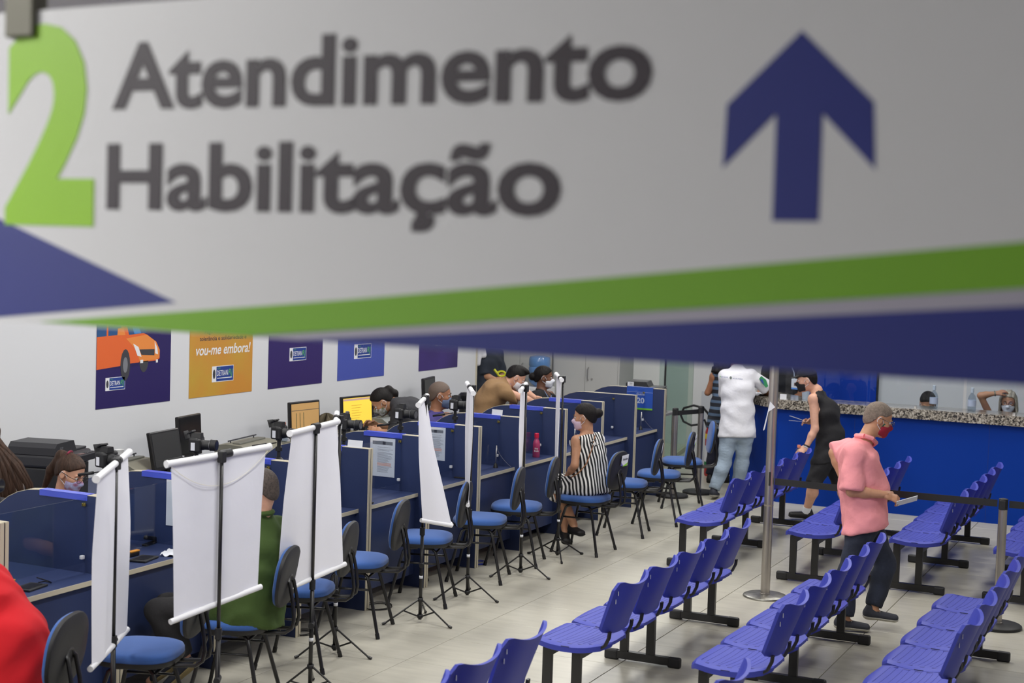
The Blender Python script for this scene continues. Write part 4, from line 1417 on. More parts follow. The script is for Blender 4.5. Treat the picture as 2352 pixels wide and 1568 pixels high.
# fire extinguisher with hose
t = empty('fire_extinguisher', 'red fire extinguisher with yellow band behind the belt post', 'extinguisher', (17.2, 5.44, 0))
REDM = mat('extinguisher red', (176, 20, 24), .3, coat=.4)
MB().lathe([(.078, 0), (.085, .02), (.085, .52), (.07, .575), (.03, .60), (.02, .61)], 24).build('cylinder', REDM, t)
MB().lathe([(.0862, .44), (.0862, .50)], 24).build('yellow_band', mat('band yellow', (230, 200, 30), .5), t)
MB().lathe([(.0864, .10), (.0864, .17)], 24).build('green_label', mat('label green', (30, 120, 70), .5), t)
MB().lathe([(.0862, .17), (.0862, .36)], 24).build('white_label', PAPER, t)
MB().lathe([(.018, .61), (.018, .66)], 10).box(-.08, .03, -.012, .012, .66, .675).box(-.09, .02, -.010, .010, .69, .705, 0, TM((0, 0, 0), 0, 0, .15)).build('valve', BLK, t)
hose = [(0, 0.02, .66)] + [(-.02, .20 + .17 * math.sin(k * PI / 8) * .9, .74 + .12 * -math.cos(k * PI / 8)) for k in range(0, 17)]
MB().tube([(0, .01, .65), (-.02, .06, .74), (-.02, .12, .80), (-.02, .24, .82), (-.02, .36, .78), (-.02, .40, .70), (-.02, .36, .62), (-.02, .26, .58), (-.02, .16, .60), (-.02, .10, .66), (-.02, .05, .55)], .014, 8).build('hose', BLKM, t)
pp = Plane((17.2, 5.44, .29), (math.sin(.3), -math.cos(.3), 0), (0, 0, 1))
pp.n = Vector((-math.cos(.3), -math.sin(.3), 0))
pp.o = Vector((17.2, 5.44, .29)) + pp.n * .0866 - pp.ex * .035
pp.text('EN', LGB, t, .0, .06, 0, .045, .02, .002)
# bottles and a cup on the granite top
for (x, y, lb) in ((15.93, 2.69, 'clear sanitizer bottle beside the masked man behind the counter'), (15.93, 2.31, 'clear sanitizer bottle left of the grey haired woman')):
    lathe_thing('bottle', lb, 'bottle', (x, y, 1.10), [('body', [(.036, 0), (.042, .008), (.042, .125), (.03, .16), (.014, .178), (.014, .20)], CLEARP), ('cap', [(.017, .19), (.017, .235), (.012, .24)], mat('clear cap', (205, 210, 216), .3)), ('label', [(.0425, .05), (.0425, .115)], mat('pale label', (196, 200, 216), .5))], 'clear bottles on the granite top')
lathe_thing('cup', 'clear plastic cup on the granite top by the black mask', 'cup', (15.95, 4.03, 1.10), [('wall', [(.034, 0), (.044, .115), (.042, .115), (.032, .004)], mat('frosted cup', (200, 206, 214), .3, alpha=None))])
o = MB().box(-.02, .03, -.035, .035, 0, .002).box(-.028, -.02, -.035, .035, 0, .055).build('badge_holder', PAPER)
o.location = (15.78, 4.22, 1.1)
tag(o, 'small white card standing on the granite front edge', 'card')
# litter and cables on the floor
for (x, y, r_, lb) in ((15.05, 4.66, .5, 'tiny blue paper scrap on the floor by the belt post'),):
    o = MB().box(-.03, .03, -.012, .012, 0.0005, .004).build('scrap', mat('blue scrap', (40, 70, 160), .7))
    o.location = (x, y, 0)
    o.rotation_euler = (0, 0, r_)
    tag(o, lb, 'litter')
for (x, y, rx, lb, m_) in ((9.33, 5.38, .11, 'black cable loop on the floor by the divider foot left of the printed sheet', BLK), (8.42, 5.42, .07, 'black cable loop on the floor under the second wide backdrop', BLK),
                       (11.10, 5.46, .07, 'blue network cable coil on the floor under the round lid desk', mat('cable blue', (50, 70, 190), .5)), (10.25, 5.55, .08, 'dark cable coil on the floor under the twisted backdrop desk', BLK)):
    m = MB()
    for t_ in range(2):
        m.tube([(x + (rx + .012 * t_) * math.cos(a), y + (rx + .01 * t_) * .8 * math.sin(a) + .012 * t_, .005 + .006 * t_) for a in [k * PI / 9 for k in range(18 if t_ == 0 else 19)]], .0032, 5)
    m.tube([(x, y + rx * .8, .006), (x + .01, y + .16, .05), (x - .02, y + .2, .3)], .0032, 5)
    tag(m.build('cable', m_), lb, 'cable')

# ------------------------------------------------------------------ people: distance fields meshed with surface nets
F32 = np.float32


def nrm(v):
    v = np.array(v, float)
    return v / (np.linalg.norm(v) + 1e-12)


def smin(a, b, k):
    h = np.maximum(k - np.abs(a - b), 0) / k
    return np.minimum(a, b) - h * h * k * 0.25


def smax(a, b, k):
    return -smin(-a, -b, k)


def cone(P, a, b, ra, rb):
    a = np.array(a, F32); b = np.array(b, F32)
    d = b - a
    t = np.clip(((P - a) @ d) / (d @ d + 1e-9), 0, 1)
    q_ = P - a - t[..., None] * d
    return np.sqrt((q_ * q_).sum(-1)) - (ra + (rb - ra) * t)


def slab(P, a, b, side, wa, wb, da, db):
    """capsule with an elliptic section: half width w along 'side', half depth d across it"""
    a = np.array(a, F32); b = np.array(b, F32); s_ = np.array(nrm(side), F32)
    d = b - a
    t = np.clip(((P - a) @ d) / (d @ d + 1e-9), 0, 1)
    q_ = P - a - t[..., None] * d
    x = q_ @ s_
    r2 = np.maximum((q_ * q_).sum(-1) - x * x, 0)
    w_ = wa + (wb - wa) * t
    dd = da + (db - da) * t
    k = np.sqrt((x / w_) ** 2 + r2 / (dd * dd))
    return (k - 1) * np.minimum(w_, dd)


def ell(P, c, r, R=None):
    q_ = P - np.array(c, F32)
    if R is not None:
        q_ = q_ @ np.array(R, F32)
    r = np.array(r, F32)
    k0 = np.sqrt(((q_ / r) ** 2).sum(-1))
    k1 = np.sqrt(((q_ / (r * r)) ** 2).sum(-1)) + 1e-9
    return k0 * (k0 - 1) / k1


def nets(fn, lo, hi, h):
    lo = np.array(lo, float); hi = np.array(hi, float)
    n = np.maximum(np.ceil((hi - lo) / h).astype(int) + 1, 4)
    ax = [(lo[i] + h * np.arange(n[i])).astype(F32) for i in range(3)]
    G = np.stack(np.meshgrid(*ax, indexing='ij'), -1)
    D = fn(G)
    ins = D < 0
    c = [ins[i:n[0] - 1 + i, j:n[1] - 1 + j, k:n[2] - 1 + k] for i in (0, 1) for j in (0, 1) for k in (0, 1)]
    cnt = sum(x.astype(np.int8) for x in c)
    act = (cnt > 0) & (cnt < 8)
    idx = -np.ones(act.shape, int)
    ids = np.argwhere(act)
    idx[act] = np.arange(len(ids))
    acc = np.zeros((len(ids), 3)); num = np.zeros(len(ids))
    for d in range(3):
        o_ = [e for e in range(3) if e != d]
        for p in (0, 1):
            for q_ in (0, 1):
                A = ids.copy(); A[:, o_[0]] += p; A[:, o_[1]] += q_
                B = A.copy(); B[:, d] += 1
                da = D[tuple(A.T)]; db = D[tuple(B.T)]
                m = (da < 0) != (db < 0)
                t = da[m] / (da[m] - db[m])
                pt_ = A[m].astype(float); pt_[:, d] += t
                acc[m] += pt_; num[m] += 1
    V = lo + h * acc / num[:, None]
    Fs = []
    for d in range(3):
        o_ = [e for e in range(3) if e != d]
        sa = [slice(1, n[e] - 1) for e in range(3)]; sa[d] = slice(0, n[d] - 1)
        sb = list(sa); sb[d] = slice(1, n[d])
        a_, b_ = ins[tuple(sa)], ins[tuple(sb)]
        E_ = np.argwhere(a_ != b_)
        if not len(E_):
            continue
        flip = a_[tuple(E_.T)]
        E_[:, o_[0]] += 1; E_[:, o_[1]] += 1
        g = []
        for (p, q_) in ((0, 0), (1, 0), (1, 1), (0, 1)):
            C_ = E_.copy(); C_[:, o_[0]] -= p; C_[:, o_[1]] -= q_
            g.append(idx[tuple(C_.T)])
        Q_ = np.stack(g, 1)
        if d == 1:
            flip = ~flip
        Q_[~flip] = Q_[~flip][:, ::-1]
        Fs.append(Q_)
    Fq = np.concatenate(Fs)
    return V, Fq[(Fq >= 0).all(1)]


def sdf_object(name, parts, m, parent, base=(0, 0, 0), mats=None, matfn=None):
    """parts: list of (fn, lo, hi, h[, 4x4]) meshed and joined into one object"""
    Vs, Fs, n = [], [], 0
    for p in parts:
        V, Fq = nets(*p[:4])
        if len(p) > 4 and p[4] is not None:
            M4 = np.array(p[4])
            V = V @ M4[:3, :3].T + M4[:3, 3]
        Vs.append(V); Fs.append(Fq + n); n += len(V)
    V = np.concatenate(Vs) - np.array(base)
    Fq = np.concatenate(Fs)
    me = bpy.data.meshes.new(name)
    me.from_pydata(V.tolist(), [], Fq.tolist())
    me.polygons.foreach_set('use_smooth', [True] * len(me.polygons))
    for mm in (mats or [m]):
        me.materials.append(mm)
    if matfn is not None:
        cen = V[Fq].mean(1) + np.array(base)
        me.polygons.foreach_set('material_index', matfn(cen).astype(int).tolist())
    o = bpy.data.objects.new(name, me)
    COL.objects.link(o)
    if parent is not None:
        o.parent = parent
    return o


# ---- head, in its own frame: x forward, y left, z up, origin in the middle of the skull
def head_sdf(P, k=1.0, jaw=1.0, ears=True):
    d = ell(P, (-.014, 0, .028), (.097, .077, .090))
    d = smin(d, ell(P, (.026, 0, -.042), (.062, .058 * jaw, .074)), .035)
    d = smin(d, ell(P, (.056, 0, -.098), (.024, .026 * jaw, .018)), .03)
    ax_ = P.copy(); ax_[..., 1] = np.abs(P[..., 1])
    d = smin(d, ell(ax_, (.050, .040, -.022), (.026, .020, .020)), .02)
    d = smax(d, -ell(ax_, (.094, .033, .004), (.020, .020, .013)), .014)
    d = smin(d, cone(P, (.084, 0, .006), (.106, 0, -.026), .008, .012), .012)
    d = smin(d, ell(ax_, (.096, .011, -.030), (.009, .008, .007)), .008)
    d = smin(d, ell(ax_, (.080, .028, .020), (.010, .024, .006)), .012)
    d = smin(d, ell(P, (.084, 0, -.058), (.010, .024, .005)), .006)
    d = smin(d, ell(P, (.082, 0, -.068), (.010, .021, .006)), .006)
    if ears:
        e = ell(ax_, (-.006, .080, -.006), (.020, .008, .032))
        e = smax(e, -ell(ax_, (.000, .090, -.004), (.012, .008, .020)), .006)
        d = smin(d, e, .008)
    return d


def frame4(o_, x, z):
    x = nrm(x); z = np.array(z, float); z = nrm(z - x * (z @ x)); y = np.cross(z, x)
    M4 = np.eye(4); M4[:3, 0] = x; M4[:3, 1] = y; M4[:3, 2] = z; M4[:3, 3] = o_
    return M4


def hand_sdf(curl=0.4, spread=.1, thumb=0.5, left=False):
    """x along the fingers, z palm normal (back of the hand +z), thumb towards +y"""
    sy = -1 if left else 1

    def fn(P):
        d = slab(P, (.004, 0, 0), (.070, 0, 0), (0, 1, 0), .026, .036, .015, .013)
        d = smin(d, slab(P, (-.02, 0, 0), (.01, 0, 0), (0, 1, 0), .024, .028, .019, .017), .02)
        for i, (yy, L, r_) in enumerate(((.027, .068, .0085), (.009, .075, .0088), (-.009, .070, .0085), (-.026, .054, .0075))):
            yy *= sy
            a = 0.0
            p = np.array([.074, yy, 0.0]); ang = 0.0
            sp = spread * (yy / .03)
            for j, fr in enumerate((.44, .31, .25)):
                ang += curl * (.75 if j == 0 else 1.0)
                q_ = p + L * fr * np.array([math.cos(ang) * math.cos(sp), math.cos(ang) * math.sin(sp), -math.sin(ang)])
                d = smin(d, cone(P, p, q_, r_ * (1 - .08 * j), r_ * (.92 - .1 * j)), .006 if j == 0 else .003)
                p = q_
        t0 = np.array([.012, sy * .022, -.004])
        t1 = t0 + np.array([.028, sy * .024, -.008])
        t2 = t1 + np.array([.028, sy * (.016 - .03 * thumb), -.010 - .018 * thumb])
        t3 = t2 + np.array([.022, -sy * .02 * thumb, -.006 - .008 * thumb])
        d = smin(d, cone(P, t0, t1, .015, .0115), .012)
        d = smin(d, cone(P, t1, t2, .0112, .010), .004)
        d = smin(d, cone(P, t2, t3, .010, .0085), .003)
        return d
    return fn


SKIN = {'fair': mat('skin fair', (208, 158, 132), .5, noise=.05, nscale=30, bump=.05, bscale=120),
        'tan': mat('skin tan', (186, 136, 104), .5, noise=.06, nscale=30, bump=.05, bscale=120),
        'brown': mat('skin brown', (150, 102, 74), .5, noise=.06, nscale=30, bump=.05, bscale=120),
        'dark': mat('skin dark brown', (112, 74, 54), .5, noise=.06, nscale=30, bump=.05, bscale=120)}
HAIR = {'black': mat('black hair', (20, 16, 15), .62, spec=.25, noise=.3, nscale=60, bump=.6, bscale=60, stretch=(1, 1, .15)),
        'brown': mat('brown hair', (60, 42, 32), .62, spec=.3, noise=.3, nscale=60, bump=.6, bscale=60, stretch=(1, 1, .15)),
        'grey': mat('grey cropped hair', (124, 110, 98), .8, noise=.18, nscale=60, bump=.3, bscale=140),
        'dgrey': mat('greying hair', (74, 64, 58), .7, noise=.35, nscale=90, bump=.5, bscale=140),
        'silver': mat('silver blond hair', (172, 164, 146), .5, noise=.3, nscale=50, bump=.6, bscale=50, stretch=(1, 1, .15)),
        'stub': mat('shaved hair', (100, 84, 74), .7, noise=.1, nscale=120)}
EYEW = mat('eye white', (222, 218, 212), .25)
EYED = mat('eye iris', (40, 26, 20), .2)
BROW = mat('eyebrow', (40, 30, 26), .8)


def person(label, base, yaw, J, skin='fair', k=1.0, head=(0, 0, 0), hair=('short', 'black'), mask=None, top=None, bottom=None, shoes=None, girth=1.0, glasses=None, hands=(.5, .5), extras=None, group=None, sleeve=.5, pants=2.0, hem=None, female=False, vneck=0.0, loose=.014, bodyh=.014, collar=.008, boxy=0.0):
    """J: joints in the local frame (forward, left, up), metres"""
    base = np.array([base[0], base[1], 0.0])
    cy, sy = math.cos(yaw), math.sin(yaw)
    R = np.array([[cy, -sy, 0], [sy, cy, 0], [0, 0, 1]])
    W = {n_: (np.array([p[1], p[2], p[3]]) if p[0] == 'w' else base + R @ np.array(p)) if len(p) == 4 else base + R @ np.array(p) for n_, p in J.items()}
    t = empty('person', label, 'person', tuple(base), 0)
    fwd = R @ np.array([1, 0, 0])
    shl, shr, hl, hr, nk = W['shL'], W['shR'], W['hpL'], W['hpR'], W['neck']
    shc, hpc = (shl + shr) / 2, (hl + hr) / 2
    side = nrm(shl - shr); hside = nrm(hl - hr)
    spine = nrm(shc - hpc)
    waist = W.get('waist', hpc + (shc - hpc) * .42)
    chest = hpc + (shc - hpc) * .74 if 'chest' not in W else W['chest']
    g = girth
    fem = female
    # head frame
    hy, hp, hr_ = [math.radians(a) for a in head]
    Hm = np.array(TM((0, 0, 0), yaw + hy) @ Matrix.Rotation(hp, 4, 'Y') @ Matrix.Rotation(hr_, 4, 'X'))
    hk = k
    HM = Hm.copy(); HM[:3, :3] *= hk; HM[:3, 3] = W['head']
    Hi = np.linalg.inv(HM)
    H_ = lambda p: (HM @ np.array([*p, 1.0]))[:3]

    def trunk(P, inf=0.0, fat=1.0):
        d = slab(P, hpc + spine * .02, waist, hside, (.150 if not fem else .160) * k * g + inf, (.140 if not fem else .120) * k * g * fat + inf, .105 * k * g + inf, .10 * k * g * fat + inf)
        d = smin(d, slab(P, waist, chest, side, (.140 if not fem else .120) * k * g * fat + inf, (.155 if not fem else .138) * k * g + inf, .10 * k * g * fat + inf, .108 * k * g + inf), .06)
        d = smin(d, slab(P, chest, shc - spine * .035, side, (.155 if not fem else .138) * k * g + inf, .135 * k + inf, .105 * k * g + inf, .070 * k + inf), .06)
        for s_ in (shl, shr):
            d = smin(d, cone(P, shc * .45 + s_ * .55 - spine * .01, s_, .055 * k + inf, .052 * k + inf), .05)
        d = smin(d, slab(P, shc - spine * .01, nk, side, .085 * k + inf * .4, .056 * k + inf * .3, .055 * k + inf * .4, .052 * k + inf * .3), .05)
        if 'belly' in W:
            d = smin(d, ell(P, W['belly'], (.12 * k + inf,) * 3), .08)
        for b_ in ('bustL', 'bustR'):
            if b_ in W:
                d = smin(d, ell(P, W[b_], (.06 * k + inf,) * 3), .04)
        return d

    def arm(P, s_, inf=0.0, upto=2.0):
        a, b, c = W['sh' + s_], W['el' + s_], W['wr' + s_]
        ra, rb, rc = .047 * k * (.9 if fem else 1), .038 * k * (.9 if fem else 1), .026 * k * (.92 if fem else 1)
        if upto <= 1:
            b2 = a + (b - a) * upto
            return cone(P, a, b2, ra + inf, ra + (rb - ra) * upto + inf)
        d = cone(P, a, b, ra + inf, rb + inf)
        c2 = b + (c - b) * min(1, upto - 1)
        m_ = b + (c - b) * .35
        d = smin(d, cone(P, b, m_, rb * .98 + inf, rb * 1.0 + inf), .02)
        d = smin(d, cone(P, m_, c2, rb * 1.0 + inf, rc + inf), .02)
        return d

    def leg(P, s_, inf=0.0, upto=2.0):
        a, b, c = W['hp' + s_], W['kn' + s_], W['an' + s_]
        ra, rb, rc, rd = .088 * k * g, .056 * k, .056 * k, .036 * k
        if upto <= 1:
            b2 = a + (b - a) * upto
            return cone(P, a, b2, ra + inf, ra + (rb - ra) * upto + inf)
        d = cone(P, a, b, ra + inf, rb + inf)
        m_ = b + (c - b) * .30 - 0.012 * fwd
        e_ = b + (c - b) * min(1, upto - 1)
        d = smin(d, cone(P, b, m_, rb * .95 + inf, rc + inf), .03)
        d = smin(d, cone(P, m_, e_, rc + inf, rd + inf), .03)
        return d

    allp = np.array([W[n_] for n_ in W])

    # body: one skin surface (head and hands finer, joined in the same mesh)
    def body(P):
        d = trunk(P)
        for s_ in 'LR':
            d = smin(d, arm(P, s_), .03)
            d = smin(d, leg(P, s_), .04)
        d = smin(d, cone(P, nk, H_((-.022, 0, -.05)), .052 * k, .050 * k), .03)
        for s_ in 'LR':
            tv = W.get('toe' + s_, W['an' + s_] + fwd * .15 - np.array([0, 0, W['an' + s_][2] - .03]))
            d = smin(d, cone(P, W['an' + s_] + np.array([0, 0, -.035]), tv, .030, .022), .02)
        return d
    lo, hi = allp.min(0) - .20, allp.max(0) + .20
    parts = [(body, lo, hi, bodyh)]
    hp_ = lambda P: smin(head_sdf(P, 1, .94 if fem else 1.0), cone(P, (-.022, 0, -.05), (Hi @ np.array([*nk, 1.0]))[:3], .052, .056), .03)
    parts.append((hp_, (-.14, -.11, -.17), (.14, .11, .14), .0058, HM))
    for s_, cu in zip('LR', hands):
        if cu is None:
            continue
        a, b = W['el' + s_], W['wr' + s_]
        x = W['hand' + s_] - b if 'hand' + s_ in W else b - a
        x = nrm(x)
        up_ = W['pn' + s_] - b if 'pn' + s_ in W else (side if s_ == 'L' else -side) * .8 + np.array([0, 0, .35])
        HM2 = frame4(b, x, up_)
        HM2[:3, :3] *= k
        # thumb points forward/up: choose mirror so that it is on the body's front side
        yv = HM2[:3, 1]
        left = (yv @ (fwd + np.array([0, 0, .6]))) < 0
        parts.append((hand_sdf(cu, .08, .6, left), (-.045, -.075, -.11), (.18, .075, .04), .0048, HM2))
    body_o = sdf_object('body', parts, SKIN[skin], t, base)
    # eyes and brows
    for s_ in (1, -1):
        m = MB()
        m.lathe([(.001, -.0095), (.006, -.008), (.0095, -.002), (.0095, .002), (.006, .008), (.001, .0095)], 12, (0, 0, 0))
        me_ = m.build('eye', EYEW, t)
        me_.matrix_local = Matrix.Translation(Vector(H_((.076, s_ * .032, .003)) - base)) @ Matrix((HM[:3, :3] / hk).tolist()).to_4x4() @ Matrix.Scale(hk, 4)
        m2 = MB().lathe([(.0045, 0), (.0045, .0012), (.002, .002)], 10, (0, 0, 0), 0, Matrix.Translation((.0085, 0, 0)) @ Matrix.Rotation(PI / 2, 4, 'Y')).build('iris', EYED, me_)
        br = [tuple(H_(p) - base) for p in ((.092, s_ * .014, .024), (.090, s_ * .030, .029), (.078, s_ * .048, .024))]
        MB().tube(br, [.003, .0035, .002], 6).build('eyebrow', BROW, t)
    # hair
    st, hc = hair[0], HAIR[hair[1]]

    def scalp(th, line=.0, back=-.06, temple=.045):
        def fn(P):
            d = ell(P, (-.014, 0, .028), (.097 + th, .077 + th * .8, .090 + th))
            d = smin(d, ell(P, (-.045, 0, -.03), (.055 + th, .058 + th * .6, .05)), .03)
            # keep only above the hairline: a tilted plane that runs from the brow down to the nape
            x_, z_ = P[..., 0], P[..., 2]
            hl_ = (z_ - (line + .055)) * .75 + (-(x_ - .055)) * .66
            d = smax(d, -hl_, .01)
            zb = np.clip(.004 + (x_ + .024) * 1.5, back, .03)
            d = smax(d, -(z_ - zb), .006)
            return d
        return fn
    lo_h, hi_h = (-.16, -.12, -.14), (.13, .12, .15)
    if st == 'short':
        sdf_object('hair', [(scalp(.012), lo_h, hi_h, .0055, HM)], hc, t, base)
    elif st == 'crop':
        sdf_object('hair', [(scalp(.0035, -.005, hair[2] if len(hair) > 2 else -.075), lo_h, hi_h, .0052, HM)], hc, t, base)
    elif st == 'quiff':
        f0 = scalp(.006, .0, -.05)
        sdf_object('hair', [(lambda P: smin(f0(P), ell(P, (.026, 0, .104), (.070, .054, .030)), .02), lo_h, (.14, .12, .17), .0055, HM)], hc, t, base)
    elif st == 'bun':
        f0 = scalp(.010, .0, -.075)
        bp_ = hair[2] if len(hair) > 2 else (-.145, 0, .02)
        sdf_object('hair', [(lambda P: smin(f0(P), ell(P, bp_, (.045, .050, .045)), .012), (-.22, -.12, -.14), (.13, .12, .16), .0058, HM)], hc, t, base)
        tie = MB()
        bx = Vector(bp_) * .78
        tie.tube([tuple(bx + Vector((-.004, .03 * math.cos(a), .03 * math.sin(a)))) for a in [q_ * PI / 6 for q_ in range(13)]], .005, 6, 0, Matrix(HM.tolist()))
        tie.v = [tuple(np.array(v) - base) for v in tie.v]
        tie.build('hair_tie', mat('hair tie grey', (150, 140, 136), .6) if len(hair) < 4 else hair[3], t)
    elif st == 'pony':
        f0 = scalp(.010, .0, -.07)
        tail = hair[2] if len(hair) > 2 else [(-.09, 0, .10), (-.15, 0, .05), (-.17, 0, -.10), (-.16, 0, -.22)]

        def fpony(P):
            d = f0(P)
            rr_ = [.022, .034, .032, .018]
            for q_ in range(3):
                d = smin(d, cone(P, tail[q_], tail[q_ + 1], rr_[q_], rr_[q_ + 1]), .02)
            return d
        sdf_object('hair', [(fpony, (-.30, -.13, -.30), (.13, .13, .17), .0062, HM)], hc, t, base)
        tie = MB()
        bx = Vector(tail[0])
        tie.tube([tuple(bx + Vector((-.004, .027 * math.cos(a), .027 * math.sin(a)))) for a in [q_ * PI / 6 for q_ in range(13)]], .008, 6, 0, Matrix(HM.tolist()))
        tie.v = [tuple(np.array(v) - base) for v in tie.v]
        tie.build('hair_tie', hair[3] if len(hair) > 3 else mat('hair tie pink', (210, 60, 110), .6), t)
    elif st == 'long':
        f0 = scalp(.014, .0, -.10)

        def flong(P):
            d = smin(f0(P), slab(P, (-.055, 0, .03), (-.075, 0, -.26), (0, 1, 0), .088, .11, .045, .03), .03)
            ax_ = P.copy(); ax_[..., 1] = np.abs(P[..., 1])
            d = smin(d, slab(ax_, (.0, .080, .03), (.01, .095, -.20), (1, 0, 0), .040, .038, .018, .014), .02)
            return d + .003 * np.sin(P[..., 1] * 130 + 3 * np.sin(P[..., 2] * 20))
        sdf_object('hair', [(flong, (-.20, -.15, -.34), (.14, .15, .17), .0062, HM)], hc, t, base)
    elif st == 'cap':
        sdf_object('hair', [(scalp(.004, -.005, -.06), lo_h, hi_h, .0055, HM)], hc, t, base)
        capf = lambda P: smin(smax(ell(P, (-.012, 0, .035), (.108, .089, .098)), -(P[..., 2] - .045 + P[..., 0] * .05), .006), slab(P, (.08, 0, .05), (.15, 0, .035), (0, 1, 0), .07, .055, .006, .005), .01)
        sdf_object('cap', [(capf, (-.16, -.13, -.02), (.22, .13, .17), .0058, HM)], mat('black cap', (22, 22, 24), .85), t, base)
    # mask over nose and mouth with ear loops
    if mask is not None:
        def mfn(P):
            d = ell(P, (.030, 0, -.048), (.074, .068, .070))
            d = smin(d, cone(P, (.088, 0, -.012), (.104, 0, -.03), .012, .018), .02)
            d = smin(d, ell(P, (.062, 0, -.09), (.036, .036, .030)), .02)
            y2 = np.abs(P[..., 1])
            d = smax(d, -(P[..., 0] - .018 - y2 * .10), .004)
            d = smax(d, (P[..., 2] + .004 + y2 * .30 + (.10 - P[..., 0]) * .15), .006)
            d = smax(d, -(P[..., 2] + .118 - y2 * .35), .006)
            return d
        mo = sdf_object('face_mask', [(mfn, (-.02, -.09, -.15), (.14, .09, .03), .0050, HM)], mask, t, base)
        for s_ in (1, -1):
            pts = [(.030, s_ * .064, -.018), (.010, s_ * .079, .010), (-.012, s_ * .087, .018), (-.026, s_ * .084, -.008), (-.010, s_ * .078, -.040), (.028, s_ * .062, -.066)]
            pts = [tuple(H_(p) - base) for p in pts]
            MB().tube(pts, .0022, 6).build('ear_loop', mat('ear loop', (226, 226, 230), .8), t)
    if glasses:
        m = MB()
        for s_ in (1, -1):
            rim = [(.106 - .03 * abs(math.cos(a) * .026 + .032) * 1.2, s_ * (.033 + .026 * math.cos(a)), .001 + .018 * math.sin(a)) for a in [q_ * PI / 8 for q_ in range(17)]]
            m.tube([tuple(H_(p) - base) for p in rim], .0016, 5)
            m.tube([tuple(H_(p) - base) for p in ((.098, s_ * .062, .006), (.05, s_ * .080, .008), (-.010, s_ * .085, .012), (-.022, s_ * .084, .0))], .0018, 5)
        m.tube([tuple(H_(p) - base) for p in ((.106, .009, .004), (.108, 0, .006), (.106, -.009, .004))], .0016, 5)
        m.build('glasses', glasses, t)
    wr_ = lambda P, amp=.006, f=42: amp * (np.sin(P[..., 2] * f + 5 * np.sin(P[..., 0] * 9 + P[..., 1] * 7)) * .6 + np.sin((P[..., 0] + P[..., 1]) * f * .8 + P[..., 2] * 22) * .4)
    # lower garment
    if bottom is not None:
        def bot(P):
            top_ = hpc + (waist - hpc) * .72
            d = slab(P, hpc, top_, hside, .158 * k * g + .008, .150 * k * g + .006, .112 * k * g + .008, .106 * k * g + .006)
            for s_ in 'LR':
                lg = leg(P, s_, .014 if pants > 1.2 else .022, pants)
                if pants > 1.3:
                    e_ = W['kn' + s_] + (W['an' + s_] - W['kn' + s_]) * min(1.0, pants - 1)
                    lg = smin(lg, cone(P, W['kn' + s_], e_, .062 * k, .050 * k + .010), .03)
                d = smin(d, lg, .03)
            for s_ in 'LR':
                if pants >= 1.5:
                    ax = nrm(W['an' + s_] - W['kn' + s_])
                    e_ = W['kn' + s_] + (W['an' + s_] - W['kn' + s_]) * min(1.0, pants - 1)
                    near = cone(P, e_, e_ + ax * .2, .10, .10)
                    d = np.where(near < .0, smax(d, ((P - e_.astype(F32)) @ ax.astype(F32)) - .01, .006), d)
                else:
                    e_ = W['hp' + s_] + (W['kn' + s_] - W['hp' + s_]) * min(1, pants)
                    ax = nrm(W['kn' + s_] - W['hp' + s_])
                    near = cone(P, e_, e_ + ax * .2, .13, .13)
                    d = np.where(near < .0, smax(d, ((P - e_.astype(F32)) @ ax.astype(F32)) - .005, .006), d)
            if top is not None:
                cz = hpc + spine * ((hem if hem is not None else .35) - .35) - spine * .02
                if max(float((W['knL'] - cz) @ spine), float((W['knR'] - cz) @ spine)) < -.22:
                    d = smax(d, ((P - cz.astype(F32)) @ spine.astype(F32)), .006)
            return d + wr_(P, .005)
        q4 = np.array([W[n_] for n_ in ('hpL', 'hpR', 'knL', 'knR', 'anL', 'anR')] + [waist])
        sdf_object('trousers' if pants > 1.5 else 'shorts', [(bot, q4.min(0) - .16, q4.max(0) + .16, .0125)], bottom, t, base)
    # upper garment
    if top is not None:
        hz = hem if hem is not None else .35

        def topf(P):
            d = trunk(P, loose)
            low = hpc - spine * .02
            d = smin(d, slab(P, low - spine * .15, waist, hside, .176 * k * g + loose, .150 * k * g + loose, .134 * k * g + loose, .108 * k * g + loose), .05)
            for s_ in 'LR':
                if sleeve > 0:
                    a, b = W['sh' + s_], W['el' + s_]
                    sl = arm(P, s_, loose + (.008 if sleeve < 1 else 0), sleeve)
                    e_ = a + (b - a) * sleeve if sleeve <= 1 else b + (W['wr' + s_] - b) * (sleeve - 1)
                    if boxy:
                        sl = smin(sl, cone(P, a + (b - a) * .25, e_, .052 * k + loose, .046 * k + loose + boxy), .02)
                    ax = nrm(b - a) if sleeve <= 1 else nrm(W['wr' + s_] - b)
                    sl = smax(sl, ((P - e_.astype(F32)) @ ax.astype(F32)) - .02, .006)
                    d = smin(d, sl, .016)
                else:
                    s0 = W['sh' + s_]
                    d = smax(d, -(cone(P, s0 + (s0 - shc) * .12, s0 + (s0 - shc) * .6 - spine * .02, .05 * k, .09 * k)), .01)
            for s_ in 'LR':
                d = smin(d, cone(P, W['hp' + s_], W['hp' + s_] + (W['kn' + s_] - W['hp' + s_]) * .28, .088 * k * g + loose + .010, .085 * k * g + loose + .012), .03)
            # hem plane
            cut = hpc + spine * (hz - .35) * 1.0 - spine * .06
            d = smax(d, -((P - cut.astype(F32)) @ spine.astype(F32)), .008)
            # neck opening
            ncut = nk - spine * (.006 + .0)
            up_n = nrm(nrm(W['head'] - nk) * .95 + fwd * .22)
            d = smax(d, ((P - (nk + up_n * collar * k).astype(F32)) @ up_n.astype(F32)), .008)
            if vneck:
                v0 = nk + fwd * .06
                d = smax(d, -slab(P, v0, v0 - spine * vneck + fwd * .10, side, .05, .006, .10, .06), .006)
            return d + wr_(P)
